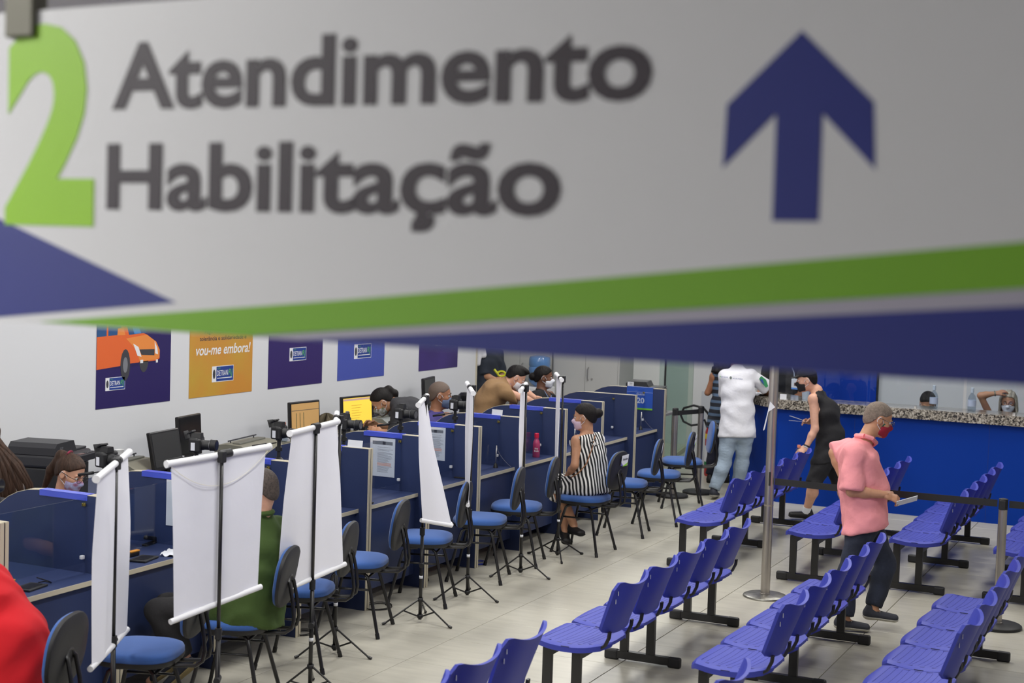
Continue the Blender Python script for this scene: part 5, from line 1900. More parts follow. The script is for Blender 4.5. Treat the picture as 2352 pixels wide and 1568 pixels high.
        q4 = np.array([W[n_] for n_ in ('hpL', 'hpR', 'shL', 'shR', 'neck', 'elL', 'elR')] + [waist] + ([W['wrL'], W['wrR']] if sleeve > 1 else []) + ([W['belly']] if 'belly' in W else []))
        tm = top if isinstance(top, (list, tuple)) else [top]
        sdf_object('shirt', [(topf, q4.min(0) - .24, q4.max(0) + .17, .0125)], tm[0], t, base)
    if shoes is not None:
        for s_ in 'LR':
            an_ = W['an' + s_]
            tv = W.get('toe' + s_, an_ + fwd * .15 - np.array([0, 0, an_[2] - .03]))
            ax = nrm(tv - (an_ + np.array([0, 0, -.05])))
            M4 = frame4(an_ + np.array([0, 0, -.045]), ax, (0, 0, 1))
            sf = lambda P: smin(slab(P, (-.035, 0, .004), (.15, 0, -.004), (0, 1, 0), .036, .040, .036, .026), cone(P, (-.02, 0, .01), (-.02, 0, .045), .040, .036), .03)
            s2 = lambda P: smax(sf(P), -(P[..., 2] + .020), .004)
            s3 = lambda P: smax(smax(sf(P) - .006, P[..., 2] + .014, .003), -(P[..., 2] + .040), .003)
            sh_o = sdf_object('shoe', [(s2, (-.10, -.07, -.06), (.22, .07, .10), .0065, M4)], shoes[0], t, base)
            so = sdf_object('sole', [(s3, (-.10, -.07, -.06), (.22, .07, .10), .0065, M4)], shoes[1], None, base)
            so.parent = sh_o
            if len(shoes) > 2:
                lc = MB()
                for q_ in range(4):
                    xx = .045 + .022 * q_
                    lc.tube([tuple((M4 @ np.array([xx, yy, .034 - .006 * q_ - abs(yy) * .35, 1]))[:3] - base) for yy in (-.024, -.012, 0, .012, .024)], .0028, 5)
                lc.build('laces', shoes[2], sh_o)
    t['_w'] = 0
    del t['_w']
    return t, W, H_, base, HM


def part_on(t, base, mb, name, m):
    """add world-space geometry as a part of a person"""
    mb.v = [tuple(np.array(v) - base) for v in mb.v]
    return mb.build(name, m, t)


def stand_pose(**kw):
    J = dict(head=(.025, 0, 1.575), neck=(.0, 0, 1.43), shL=(0, .175, 1.37), shR=(0, -.175, 1.37), elL=(-.02, .225, 1.09), elR=(-.02, -.225, 1.09), wrL=(.05, .235, .85), wrR=(.05, -.235, .85),
             hpL=(0, .09, .90), hpR=(0, -.09, .90), knL=(.02, .10, .49), knR=(.02, -.10, .49), anL=(0, .11, .085), anR=(0, -.11, .085))
    J.update(kw)
    return J


def sit_pose(**kw):
    J = dict(head=(.06, 0, 1.22), neck=(.01, 0, 1.07), shL=(0, .17, 1.01), shR=(0, -.17, 1.01), elL=(.10, .22, .76), elR=(.10, -.22, .76), wrL=(.32, .16, .78), wrR=(.32, -.16, .78),
             hpL=(.0, .09, .57), hpR=(.0, -.09, .57), knL=(.40, .12, .54), knR=(.40, -.12, .54), anL=(.38, .12, .09), anR=(.38, -.12, .09))
    J.update(kw)
    return J


def fill(J, base, yaw, D):
    """pixel joints (u,v,offset) become world points; knees and ankles that the photo hides follow the hips"""
    out = {}
    for n_, p in J.items():
        if p[0] == 'p':
            v = px(p[1], p[2], D + p[3])
            out[n_] = ('w', v.x, v.y, v.z)
        else:
            out[n_] = p
    return out


P_ = lambda u, v, d=0.0: ('p', u, v, d)


def dep(base):
    return depth_of(base[0], base[1], 0.0)


BLKC = mat('black cloth', (27, 26, 28), .9, bump=.15, bscale=30)
JEAN = mat('dark jeans', (34, 40, 56), .85, noise=.25, nscale=8, bump=.2, bscale=30)
JEANL = mat('washed light jeans', (150, 166, 182), .85, noise=.14, nscale=5, bump=.25, bscale=22, stretch=(1, 1, 2))
WM = mat('white face mask', (226, 228, 234), .85, bump=.2, bscale=30)
SHOEG = mat('dark grey shoe', (44, 46, 56), .7)
SHOEB = mat('black shoe', (24, 22, 22), .6)
SOLEW = mat('pale sole', (170, 166, 156), .7)
SOLEB = mat('black sole', (16, 16, 16), .8)
GLB = mat('glasses frame', (34, 28, 28), .3)

# --- man in the pink shirt, walking right with a paper
b = (10.74, 2.16)
D = dep(b)
PINK = mat('pink shirt cloth', (238, 152, 156), .85, bump=.25, bscale=22)
J = fill(stand_pose(head=P_(2018, 962, .02), neck=P_(1987, 1010, 0), shR=P_(1962, 1040, -.15), shL=P_(1950, 1030, .16), elR=P_(1956, 1128, -.20), wrR=P_(2036, 1136, -.22), handR=P_(2060, 1146, -.22), pnR=P_(2034, 1110, -.30),
                    elL=P_(1916, 1040, .16), wrL=P_(1935, 1098, .12), hpR=P_(1986, 1192, -.09), hpL=P_(1984, 1186, .09), waist=P_(1976, 1118, 0), belly=P_(1998, 1122, 0), chest=P_(1972, 1065, 0),
                    knR=P_(1950, 1310, -.10), anR=P_(1940, 1418, -.16), toeR=P_(1988, 1440, -.18), knL=P_(2035, 1296, .04), anL=P_(2006, 1396, -.02), toeL=P_(2048, 1418, -.05)), b, 0, D)
MRED = mat('face mask crimson', (150, 26, 50), .8)
t, W, H_, bs, HM = person('man in pink short sleeve shirt and dark jeans walking between benches, holding a paper', b, math.radians(-62), J, 'tan', 1.0, (-4, 20, 0), ('crop', 'grey'), MRED, PINK, JEAN, (SHOEG, SOLEW, SOLEW), 1.12, GLB, (.75, .8), sleeve=.92, pants=1.94, hem=.33, loose=.018, boxy=.022)
m = MB()
pts = [H_(p) for p in ((.034, -.068, -.014), (.052, -.062, -.022), (.062, -.052, -.060), (.046, -.052, -.090), (.030, -.060, -.066), (.024, -.066, -.040))]
part_on(t, bs, MB().add([tuple(p) for p in pts] + [tuple(np.array(p) + .003 * (RT)) for p in pts], [(0, 1, 2, 3, 4, 5), (6, 7, 8, 9, 10, 11)]), 'mask_side', mat('mask green', (20, 96, 74), .8))
# collar and button placket
cn = W['neck']
part_on(t, bs, MB().tube([tuple(cn + np.array(o)) for o in ((-.07, -.01, .035), (-.045, .055, .03), (.02, .06, .01), (.065, .01, -.02), (.06, -.05, -.035), (.01, -.075, -.015), (-.05, -.06, .02), (-.07, -.01, .035))], [.017] * 8, 8), 'collar', PINK)
w1 = W['belly']
part_on(t, bs, MB().tube([tuple(px(1981, 1168, D - .13)), tuple(px(1980, 1176, D - .13)), tuple(px(1982, 1183, D - .125))], .004, 6), 'key_tag', PAPER)
o = MB().box(-.075, .075, -.002, .002, -.035, .035)
pp_ = px(2083, 1150, D - .24)
o = o.build('folded_paper', PAPER)
o.location = pp_
o.rotation_euler = (0.9, -0.3, -1.1)
tag(o, 'folded paper held out by the man in the pink shirt', 'paper')

# --- man in black tank top and cap, bending to the bench
b = (14.9, 3.60)
D = dep(b)
J = fill(stand_pose(head=P_(1852, 872, 0), neck=P_(1876, 896, 0), shL=P_(1868, 916, -.15), shR=P_(1884, 910, .17), elL=P_(1872, 985, -.20), wrL=P_(1851, 1028, -.22), handL=P_(1836, 1040, -.24), elR=P_(1888, 978, .10), wrR=P_(1862, 968, .02), handR=P_(1845, 967, -.02),
                    hpL=P_(1896, 1046, -.09), hpR=P_(1908, 1044, .10), waist=P_(1908, 1002, 0), chest=P_(1896, 945, 0), knL=P_(1868, 1112, -.14), anL=P_(1852, 1172, -.02), toeL=P_(1834, 1182, -.02), knR=P_(1930, 1112, .12), anR=P_(1946, 1178, .16), toeR=P_(1930, 1190, .14)), b, 0, D)
t, W, H_, bs, HM = person('man in black tank top, shorts and cap bending down to the far bench', b, math.radians(112), J, 'fair', .98, (-4, 10, 0), ('cap', 'black'), mat('black face mask', (26, 24, 28), .85), BLKC, BLKC, (SHOEB, SOLEB), 1.06, None, (.6, .5), sleeve=0, pants=1.12, loose=.012)
part_on(t, bs, MB().tube([tuple(W['wrL'] + (W['elL'] - W['wrL']) * .06), tuple(W['wrL'] + (W['elL'] - W['wrL']) * .12)], .033, 12), 'wristband', BLK)
part_on(t, bs, MB().tube([tuple(W['wrL'] + (W['elL'] - W['wrL']) * .00), tuple(W['wrL'] + (W['elL'] - W['wrL']) * .04)], .031, 12), 'watch_strap', mat('pale strap', (196, 196, 196), .5))
for s_ in 'LR':
    part_on(t, bs, MB().tube([tuple(W['an' + s_] + np.array([0, 0, -.02])), tuple(W['an' + s_] + (W['kn' + s_] - W['an' + s_]) * .14)], [.046, .042], 12), 'sock', PAPER)
for k_, dz in enumerate((0, .03)):
    o = MB().box(-.08, .08, -.045, .045, 0, .002).build('paper', PAPER)
    o.location = px(1832, 967 - 6 * k_, D - .03 + .04 * k_)
    o.rotation_euler = (0.1, -.05 - .25 * k_, 2.0)
    tag(o, ['lower white paper in the hand of the tank top man', 'upper white paper in the hand of the tank top man'][k_], 'paper')
bo = lathe_thing('bottle', 'clear bottle with pink cap lying under the tank top man hand', 'bottle', tuple(px(1834, 1046, D - .2)), [('body', [(.028, 0), (.03, .02), (.03, .06), (.014, .08)], CLEARP), ('cap', [(.016, .08), (.016, .105)], mat('pink cap', (226, 140, 110), .5))])

# --- man in white shirt and light jeans leaning on the counter, back to the viewer
b = (15.6, 4.85)
D = dep(b)
WSH = mat('white shirt cloth', (226, 226, 232), .85, bump=.35, bscale=14)
J = fill(stand_pose(head=P_(1694, 800, .12), neck=P_(1692, 838, .06), shL=P_(1666, 864, .02), shR=P_(1724, 862, 0), elR=P_(1766, 894, .10), wrR=P_(1752, 908, .36), elL=P_(1668, 912, .18), wrL=P_(1690, 902, .42),
                    hpL=P_(1675, 990, 0), hpR=P_(1712, 992, 0), knL=P_(1664, 1062, -.02), anL=P_(1640, 1124, -.06), knR=P_(1704, 1062, .04), anR=P_(1694, 1112, .10)), b, 0, D)
t, W, H_, bs, HM = person('man in white printed shirt and light jeans leaning on the counter end', b, math.radians(8), J, 'brown', 1.03, (0, 20, 0), ('short', 'black'), None, WSH, JEANL, (SHOEG, SOLEW), .95, None, (.5, .5), sleeve=.80, pants=1.96, loose=.016, boxy=.018)
shm = (W['shL'] + W['shR']) / 2
pb = Plane(Vector(tuple(shm)) + Vector((-.20, .165, -.12)), (0.02, -1, -.02), (0, 0, 1))
pb.n = Vector((-1, 0, 0))


def on_back(px0, py0, depthv):
    return px(px0, py0, depthv)


dd = D - .165
ex = (px(1740, 878, dd) - px(1652, 870, dd))
q0 = px(1653, 866, dd)
pb = Plane(q0, ex, (0, 0, 1))
if pb.n.x > 0:
    pb.n = -pb.n
pb.text('DETRAN.RJ', LGB, t, .015, .085, 0, .013, .012, .0)
pb.poly('print_dot', [(0, 0), (.01, 0), (.01, .014), (0, .014)], GRN, t, .0)
pb.poly('print_crest', [(.118 + .013 * math.cos(a * PI / 6), .004 + .017 * math.sin(a * PI / 6)) for a in range(12)], mat('crest grey', (120, 130, 126), .6), t, .0)
pb.text('RIO DE JANEIRO', LGB, t, .140, .245, -.005, .011, .012, .0)
e0 = W['shR'] + (W['elR'] - W['shR']) * .52
pe = Plane(px(1745, 878, D - .035), (.35, -.94, -.1), (0, .25, 1))
if pe.n.x > 0:
    pe.n = -pe.n
pe.poly('sleeve_print', [(0, .04), (.03, .075), (.075, .04), (.085, -.03), (.055, -.05), (.02, .0)], mat('print green', (40, 130, 80), .7), t, .012)
pe.poly('sleeve_print', [(.008, .035), (.035, .04), (.045, -.02), (.02, .005)], LGB, t, .014)

# --- woman with striped top at the counter end, behind the white shirt man
b = (16.7, 5.22)
D = dep(b)
STR2 = stripes('blue striped cloth', (30, 32, 42), (84, 104, 130), 4.2, 'Z', .85, .4, (0, 0, 0), .62)
J = fill(stand_pose(head=P_(1662, 812, .05), neck=P_(1660, 846, 0), shL=P_(1640, 864, -.02), shR=P_(1695, 864, .06), elL=P_(1625, 902, .02), wrL=P_(1652, 886, .22), elR=P_(1700, 905, .1), wrR=P_(1680, 890, .3),
                    hpL=P_(1645, 972, 0), hpR=P_(1672, 972, .05), knL=P_(1640, 1040, 0), knR=P_(1670, 1040, .05), anL=P_(1632, 1092, 0), anR=P_(1668, 1092, .05)), b, 0, D)
person('woman with curly hair in blue striped top standing behind the white shirt man', b, math.radians(10), J, 'brown', .96, (0, 25, 0), ('long', 'black'), None, STR2, mat('navy trousers', (26, 28, 44), .9), (SHOEB, SOLEB), .95, None, (.5, .5), sleeve=0, pants=1.9, female=True)

# --- seated woman in the black and white striped dress
b = (12.12, 4.95)
D = dep(b)
DRS = stripes('black and white striped dress cloth', (22, 22, 24), (226, 224, 220), 10.5, 'X', .85, 4.5, (0, .25, .9), .55)
J = fill(sit_pose(head=P_(1342, 957, 0), neck=P_(1348, 998, 0), shL=P_(1325, 1012, -.10), shR=P_(1374, 1008, .12), elL=P_(1320, 1068, -.16), wrL=P_(1300, 1098, .02), elR=P_(1385, 1070, .20), wrR=P_(1335, 1095, .35),
                  hpL=P_(1345, 1118, -.09), hpR=P_(1372, 1115, .09), waist=P_(1355, 1068, 0), knL=P_(1276, 1116, -.02), knR=P_(1285, 1108, .18), anL=P_(1318, 1205, .0), anR=P_(1298, 1216, .10), toeL=P_(1330, 1222, -.1), toeR=P_(1300, 1240, -.02)), b, 0, D)
t, W, H_, bs, HM = person('seated woman in black and white striped dress with her hair in a bun', b, math.radians(96), J, 'tan', .96, (6, 8, 0), ('bun', 'black', (-.125, -.03, .02)), mat('pale pink mask', (214, 190, 206), .85), DRS, DRS, (SHOEB, SOLEB), 1.10, None, (.5, .5), sleeve=0, pants=1.0, female=True, loose=.012)
sk = lambda P: smin(slab(P, (W['hpL'] + W['hpR']) / 2, (W['knL'] + W['knR']) / 2, nrm(W['hpL'] - W['hpR']), .17, .125, .105, .085), slab(P, (W['knL'] + W['knR']) / 2, (W['knL'] + W['knR']) / 2 + np.array([0, 0, -.10]), nrm(W['hpL'] - W['hpR']), .12, .115, .075, .06), .04) + .004 * np.sin((P[..., 0] * 1.0 + P[..., 1] * .6) * 60)
aa = np.array([W['hpL'], W['hpR'], W['knL'], W['knR']])
sdf_object('skirt', [(sk, aa.min(0) - .24, aa.max(0) + .2, .0125)], DRS, t, bs)
STRAP = mat('tan leather strap', (150, 96, 52), .6)
part_on(t, bs, MB().tube([tuple(px(1367, 1000, D - .06)), tuple(px(1360, 1030, D - .155)), tuple(px(1347, 1065, D - .195)), tuple(px(1330, 1085, D - .225)), tuple(px(1312, 1096, D - .16))], .009, 6, flat=.4), 'bag_strap', STRAP)
part_on(t, bs, MB().tube([tuple(px(1366, 1010, D - .13)), tuple(px(1372, 1018, D - .15)), tuple(px(1368, 1024, D - .155)), tuple(px(1358, 1015, D - .15)), tuple(px(1366, 1010, D - .15)), tuple(px(1374, 1022, D - .155))], .008, 6), 'halter_knot', DRS)

# --- green polo man seated behind the widest backdrop
b = (6.95, 4.93)
D = dep(b)
J = fill(sit_pose(head=P_(594, 1126, 0), neck=P_(596, 1176, 0), shL=P_(556, 1222, -.10), shR=P_(634, 1214, .14), elL=P_(520, 1310, -.12), wrL=P_(430, 1320, .05), elR=P_(640, 1310, .3), wrR=P_(540, 1300, .4),
                  hpL=P_(560, 1392, -.10), hpR=P_(598, 1386, .08), waist=P_(588, 1322, 0), knL=P_(365, 1405, 0), knR=P_(385, 1392, .22), anL=P_(425, 1515, .0), anR=P_(400, 1505, .2)), b, 0, D)
GREEN = mat('olive green polo', (62, 84, 34), .9, bump=.2, bscale=18)
t, W, H_, bs, HM = person('man in green polo shirt seated with his back turned behind the widest backdrop', b, math.radians(104), J, 'fair', 1.06, (4, 12, 0), ('crop', 'dgrey', -.095), WM, GREEN, BLKC, (mat('dark blue shoe', (34, 38, 50), .8), mat('tan sole', (130, 116, 80), .8)), 1.14, None, (.5, .5), sleeve=.8, pants=1.9, loose=.02, hem=.30)
cn = W['neck']
part_on(t, bs, MB().tube([tuple(cn + .072 * np.array([math.cos(a), math.sin(a), 0]) + np.array([0, 0, .002])) for a in [k_ * PI / 7 for k_ in range(15)]], .015, 8), 'collar', GREEN)

# --- sitter in red at the left edge
b = (5.16, 4.90)
D = dep(b)
J = fill(sit_pose(head=P_(-120, 1170, 0), neck=P_(-85, 1262, 0), shL=P_(-110, 1310, -.12), shR=P_(-30, 1335, .12), elL=P_(-110, 1450, -.1), wrL=P_(-230, 1450, .1), elR=P_(-100, 1400, .3), wrR=P_(-200, 1380, .4),
                  hpL=P_(-10, 1560, -.1), hpR=P_(25, 1540, .1), waist=P_(15, 1470, 0), knL=P_(-230, 1560, 0), knR=P_(-220, 1540, .2), anL=P_(-220, 1760, 0), anR=P_(-200, 1740, .2)), b, 0, D)
RED = mat('red sweater', (196, 12, 26), .9, bump=.25, bscale=10)
person('sitter in a loose red sweater leaning over the first desk', b, math.radians(104), J, 'fair', 1.05, (0, 15, 0), ('short', 'brown'), WM, RED, JEAN, (SHOEB, SOLEB), 1.15, None, (.5, .5), sleeve=1.9, pants=1.9, loose=.035, hem=.20)


# --- staff
def staff(label, base, yaw, head_px, Jp, **kw):
    D = dep(base)
    J = fill(sit_pose(**Jp), base, 0, D)
    hv = px(head_px[0], head_px[1], D + (head_px[2] if len(head_px) > 2 else 0))
    J['head'] = ('w', hv.x, hv.y, hv.z)
    return person(label, base, yaw, J, **kw)


b = (7.55, 6.62)
staff('woman with glasses and owl printed mask, dark hair tied with a spotted band', b, math.radians(-92), (163, 1086), dict(neck=P_(140, 1150, .05), shL=P_(186, 1172, .10), shR=P_(108, 1160, -.02), elL=P_(210, 1240, 0), elR=P_(90, 1240, -.1), wrL=P_(220, 1260, -.25), wrR=P_(160, 1270, -.3),
      hpL=(.0, .09, .55), hpR=(0, -.09, .55), knL=(.38, .12, .52), knR=(.38, -.12, .52), anL=(.36, .12, .09), anR=(.36, -.12, .09)), skin='fair', k=.96, head=(6, 24, 0), hair=('pony', 'brown', [(-.06, 0, .105), (-.12, 0, .07), (-.15, 0, -.06), (-.15, 0, -.20)], mat('spotted hair band', (150, 40, 70), .7, noise=.9, nscale=60, rgb2=(24, 16, 20))),
      mask=mat('light blue printed mask', (176, 190, 232), .85, noise=.3, nscale=26, rgb2=(150, 90, 120)), top=mat('wine red cardigan', (112, 22, 44), .9), bottom=BLKC, shoes=(SHOEB, SOLEB), glasses=GLB, sleeve=1.9, female=True)
b = (7.0, 7.0)
t, W, H_, bs, HM = staff('person with very long brown hair in grey lace top at the left edge', b, math.radians(50), (-40, 985), dict(neck=P_(-30, 1050, .0), shR=P_(28, 1092, .05), shL=P_(-90, 1085, 0), elR=P_(50, 1180, .1), elL=P_(-110, 1180, .1), wrR=P_(30, 1200, .3), wrL=P_(-60, 1200, .3),
      hpL=(.0, .09, .55), hpR=(0, -.09, .55), knL=(.30, .12, .52), knR=(.30, -.12, .52), anL=(.30, .12, .09), anR=(.30, -.12, .09)), skin='fair', k=1.0, head=(0, 10, 0), hair=('long', 'brown'), mask=WM, top=mat('grey lace', (140, 130, 124), .9, noise=.3, nscale=18), bottom=BLKC, shoes=(SHOEB, SOLEB), sleeve=1.9, female=True)
dv = dep(b)
m = MB()
rl = random.Random(9)
for k_ in range(16):
    q = k_ * .48
    jx, jy = rl.uniform(-4, 4), rl.uniform(-5, 5)
    m.tube([tuple(px(-22 - 6 * q, 990 + 6 * q, dv - .06)), tuple(px(8 - 5 * q + jx, 1030 + jy, dv - .10)), tuple(px(46 - 9 * q + jx, 1066 + 4 * q, dv - .125 - .01 * (k_ % 3))), tuple(px(72 - 13 * q - jx, 1112 + 6 * q, dv - .12)), tuple(px(78 - 14 * q, 1150, dv - .10))], [.03, .028, .022, .014, .004], 7, flat=.55)
part_on(t, bs, m, 'hair_locks', HAIR['brown'])['kind'] = 'stuff'
b = (11.75, 6.62)
staff('woman in dark jacket hunched over the staff counter, writing, in a spotted mask', b, math.radians(135), (877, 922), dict(neck=P_(908, 926, 0), shL=P_(918, 940, -.12), shR=P_(930, 930, .14), elL=P_(905, 996, -.12), elR=P_(905, 985, .2), wrL=P_(872, 990, -.10), wrR=P_(862, 975, .12), chest=P_(938, 945, 0), waist=P_(950, 1000, 0),
      hpL=P_(950, 1058, -.08), hpR=P_(962, 1052, .1), knL=(.38, .12, .52), knR=(.38, -.12, .52), anL=(.36, .12, .09), anR=(.36, -.12, .09)), skin='tan', k=.97, head=(-6, 42, 0), hair=('pony', 'black', [(-.085, 0, .055), (-.12, 0, .045), (-.14, 0, -.02), (-.12, 0, -.07)], mat('hair tie pink', (210, 60, 110), .6)),
      mask=mat('spotted mask', (186, 190, 194), .85, noise=.6, nscale=40, rgb2=(96, 96, 60)), top=mat('charcoal jacket', (50, 50, 54), .9, bump=.2, bscale=20), bottom=BLKC, shoes=(SHOEB, SOLEB), sleeve=1.75, female=True, loose=.022, collar=.045)
b = (12.55, 6.60)
t, W, H_, bs, HM = staff('bald man in violet jacket wearing a grey blue mask, in profile', b, math.radians(-64), (1012, 907), dict(neck=P_(1000, 948, 0), shR=P_(984, 968, -.16), shL=P_(1026, 960, .15), elR=P_(990, 1040, -.18), elL=P_(1040, 1040, .15), wrR=P_(1040, 1050, -.2), wrL=P_(1070, 1050, .1), waist=P_(990, 1035, 0),
      hpR=P_(985, 1085, -.09), hpL=P_(1000, 1082, .09), knL=(.38, .12, .52), knR=(.38, -.12, .52), anL=(.36, .12, .09), anR=(.36, -.12, .09)), skin='brown', k=1.05, head=(0, 6, 0), hair=('crop', 'stub'),
      mask=mat('grey blue mask', (92, 106, 134), .85), top=mat('violet jacket', (66, 58, 122), .85, bump=.2, bscale=18), bottom=BLKC, shoes=(SHOEB, SOLEB), sleeve=1.9, loose=.022)
part_on(t, bs, MB().tube([tuple(W['neck'] + .068 * np.array([math.cos(a), math.sin(a), 0]) + np.array([0, 0, .004])) for a in [k_ * PI / 7 for k_ in range(15)]], .014, 8), 'collar', _M['violet jacket'])
b = (13.9, 6.70)
D = dep(b)
BRN = mat('light brown shirt', (150, 118, 82), .9, bump=.22, bscale=16)
J = fill(stand_pose(head=P_(1186, 866, 0), neck=P_(1166, 878, 0), shR=P_(1152, 896, -.16), shL=P_(1168, 882, .16), elR=P_(1196, 912, -.16), elL=P_(1202, 898, .12), wrR=P_(1240, 930, -.08), wrL=P_(1232, 915, .1), waist=P_(1122, 925, 0), chest=P_(1138, 902, 0),
                    hpR=P_(1112, 972, -.09), hpL=P_(1120, 968, .09), knL=(-.05, .10, .48), knR=(-.05, -.10, .48), anL=(-.10, .10, .085), anR=(-.10, -.10, .085)), b, 0, D)
t, W, H_, bs, HM = person('man in light brown shirt with a white mask bending forward over a desk', b, math.radians(-60), J, skin='fair', k=1.0, head=(0, 32, 0), hair=('quiff', 'black'), mask=WM, top=BRN, bottom=JEAN, shoes=(SHOEG, SOLEW), girth=1.1, sleeve=.85, loose=.02, boxy=.02)
part_on(t, bs, MB().tube([tuple(W['neck'] + .062 * np.array([math.cos(a), math.sin(a), -.4 * math.cos(a - math.radians(-60))])) for a in [k_ * PI / 7 for k_ in range(15)]], .004, 6), 'lanyard', mat('lanyard blue', (80, 110, 180), .7))
b = (14.15, 6.95)
staff('masked seated person under the arm of the brown shirt man', b, math.radians(-64), (1190, 908), dict(neck=P_(1180, 948, 0), shR=P_(1170, 962, -.16), shL=P_(1205, 956, .15), elR=P_(1180, 1020, -.18), elL=P_(1220, 1020, .15), wrR=P_(1220, 1010, -.2), wrL=P_(1240, 1000, .1),
      hpR=P_(1170, 1055, -.09), hpL=P_(1185, 1052, .09), knL=(.38, .12, .52), knR=(.38, -.12, .52), anL=(.36, .12, .09), anR=(.36, -.12, .09)), skin='brown', k=.98, head=(0, 22, 0), hair=('short', 'black'), mask=WM, top=mat('pale uniform', (170, 170, 178), .9), bottom=BLKC, shoes=(SHOEB, SOLEB), sleeve=.9)
b = (14.9, 6.62)
t, W, H_, bs, HM = staff('woman in black blazer with white mask and blue lanyard, in profile by the water cooler', b, math.radians(-66), (1250, 866), dict(neck=P_(1243, 897, 0), shR=P_(1230, 911, -.15), shL=P_(1262, 908, .14), elR=P_(1232, 975, -.17), elL=P_(1275, 970, .15), wrR=P_(1268, 985, -.2), wrL=P_(1290, 975, .1), waist=P_(1242, 968, 0),
      hpR=P_(1235, 1012, -.09), hpL=P_(1250, 1010, .09), knL=(.38, .12, .52), knR=(.38, -.12, .52), anL=(.36, .12, .09), anR=(.36, -.12, .09)), skin='dark', k=.99, head=(-2, 4, 0), hair=('bun', 'black', (-.125, 0, -.005)), mask=WM, top=BLKC, bottom=BLKC, shoes=(SHOEB, SOLEB), sleeve=1.9, female=True, vneck=.05, collar=.02)
dv = dep(b)
part_on(t, bs, MB().tube([tuple(px(1250, 897, dv - .06)), tuple(px(1258, 910, dv - .12)), tuple(px(1264, 922, dv - .10)), tuple(px(1266, 908, dv + .02))], .006, 6, flat=.4), 'lanyard', mat('lanyard pale blue', (150, 170, 210), .7))
b = (16.15, 8.02)
D = dep(b)
J = fill(stand_pose(head=P_(1122, 752, .0), neck=P_(1118, 790, 0), shR=P_(1102, 802, -.10), shL=P_(1138, 800, .12), elR=P_(1112, 862, -.14), elL=P_(1150, 860, .1), wrR=P_(1140, 872, -.2), wrL=P_(1155, 880, .0), hpR=P_(1108, 905, -.05), hpL=P_(1128, 905, .08), waist=P_(1115, 865, 0),
                    knL=(0, .10, .48), knR=(0, -.10, .48)), b, 0, D)
person('person in dark shirt with red seams standing behind the wall corner', b, math.radians(-40), J, skin='tan', k=1.0, hair=('short', 'black'), mask=WM, top=mat('dark slate shirt', (38, 44, 56), .85, bump=.2, bscale=16), bottom=BLKC, shoes=(SHOEB, SOLEB), sleeve=.9, loose=.03)
t = empty('tape_dispenser', 'yellow plastic ring handle held by the dark shirt person', 'tool', tuple(px(1152, 858, D - .2)))
MB().tube([(.0 + .045 * math.cos(a) * .43, -.045 * math.cos(a) * .9, .03 * math.sin(a)) for a in [k_ * PI / 8 for k_ in range(17)]], .012, 8).tube([(-.02, .04, .0), (-.04, .08, .05)], .014, 8).build('handle', mat('yellow plastic', (206, 206, 40), .4), t)
wc = sdf_object('hanging_cloth', [(lambda P: smin(cone(P, px(1101, 790, D - .25), px(1098, 835, D - .25), .05, .03), cone(P, px(1104, 792, D - .2), px(1110, 815, D - .2), .05, .04), .03), np.array(px(1102, 812, D - .25)) - .25, np.array(px(1102, 812, D - .25)) + .25, .012)], WSH, None)
tag(wc, 'white cloth hanging behind the wall corner beside the dark shirt person', 'cloth')

# counter staff
b = (16.95, 4.22)
D = dep(b)
J = fill(stand_pose(head=P_(1800, 790, -.15), neck=P_(1802, 826, -.08), shR=P_(1768, 846, -.02), shL=P_(1838, 850, 0), elR=P_(1752, 885, -.12), wrR=P_(1742, 908, -.42), elL=P_(1840, 905, -.15), wrL=P_(1815, 925, -.35), waist=P_(1805, 915, 0),
                    hpR=P_(1790, 965, .05), hpL=P_(1822, 967, .05), knL=(0, .10, .48), knR=(0, -.10, .48)), b, 0, D)
t, W, H_, bs, HM = person('staff member in black with hanging name badge behind the counter end', b, math.radians(195), J, skin='brown', k=1.0, head=(0, 20, 0), hair=('short', 'black'), mask=WM, top=BLKC, bottom=BLKC, shoes=(SHOEB, SOLEB), sleeve=.8, girth=1.15, loose=.025)
bd = D - .27
pc = Plane(px(1817, 893, bd), (px(1833, 895, bd) - px(1817, 893, bd)), (0, 0, 1))
if pc.n.x > 0:
    pc.n = -pc.n
pc.rect('badge', 0, .085, 0, .12, PAPER, t, .003)
pc.rect('badge_photo', .03, .055, .04, .075, mat('badge photo', (120, 90, 84), .6), t, .0036)
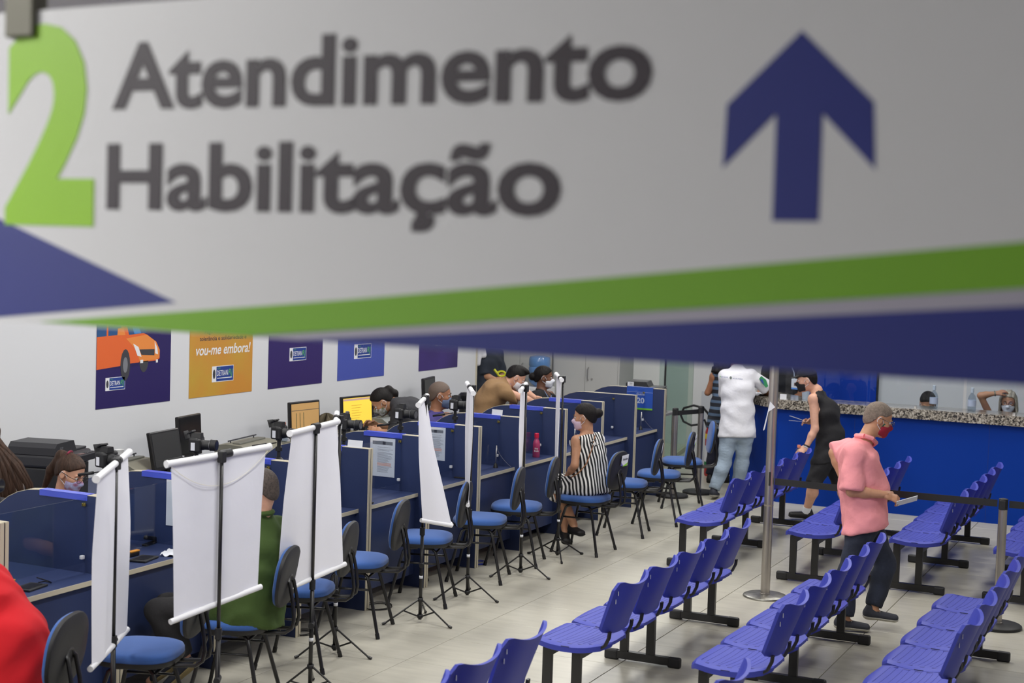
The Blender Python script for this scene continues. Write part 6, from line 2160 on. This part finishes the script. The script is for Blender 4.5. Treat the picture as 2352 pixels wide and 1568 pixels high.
pc.rect('badge_band', 0, .085, 0, .018, mat('badge blue', (80, 140, 220), .6), t, .0036)
part_on(t, bs, MB().tube([tuple(px(1825, 880, bd)), tuple(px(1824, 855, bd + .06)), tuple(px(1815, 832, bd + .15))], .006, 6), 'lanyard', mat('lanyard grey', (150, 160, 180), .7))
b = (16.62, 2.86)
staff('black haired man behind the counter screen looking down, only his brow showing', b, math.radians(186), (2131, 926), dict(neck=P_(2126, 966, .12), shL=P_(2172, 985, .12), shR=P_(2088, 975, .12), elL=P_(2180, 1030, 0), elR=P_(2080, 1030, 0), wrL=P_(2160, 1040, -.3), wrR=P_(2110, 1040, -.3),
      hpL=(.0, .09, .55), hpR=(0, -.09, .55), knL=(.38, .12, .52), knR=(.38, -.12, .52), anL=(.36, .12, .09), anR=(.36, -.12, .09)), skin='tan', k=1.0, head=(4, 30, 0), hair=('short', 'black'), mask=WM, top=BLKC, bottom=BLKC, shoes=(SHOEB, SOLEB), sleeve=.9)
b = (16.62, 2.02)
t, W, H_, bs, HM = staff('grey haired woman in glasses and white mask raising her arm to her hair', b, math.radians(190), (2316, 922), dict(neck=P_(2308, 968, .08), shR=P_(2278, 962, .06), shL=P_(2352, 980, .08), elR=P_(2252, 908, -.02), wrR=P_(2288, 903, -.06), handR=P_(2306, 897, -.06), pnR=P_(2290, 880, -.1), elL=P_(2360, 1035, 0), wrL=P_(2330, 1040, -.3),
      hpL=(.0, .09, .55), hpR=(0, -.09, .55), knL=(.38, .12, .52), knR=(.38, -.12, .52), anL=(.36, .12, .09), anR=(.36, -.12, .09)), skin='tan', k=.96, head=(-6, 12, 0), hair=('long', 'silver'), mask=WM, top=mat('dark blue top', (50, 60, 84), .9), bottom=BLKC, shoes=(SHOEB, SOLEB), glasses=GLB, sleeve=.35, female=True)
part_on(t, bs, MB().tube([tuple(W['wrR'] + (W['elR'] - W['wrR']) * .04), tuple(W['wrR'] + (W['elR'] - W['wrR']) * .12)], .030, 12), 'bracelet', mat('bracelet', (120, 124, 110), .4, .5))
bpy.context.view_layer.update()
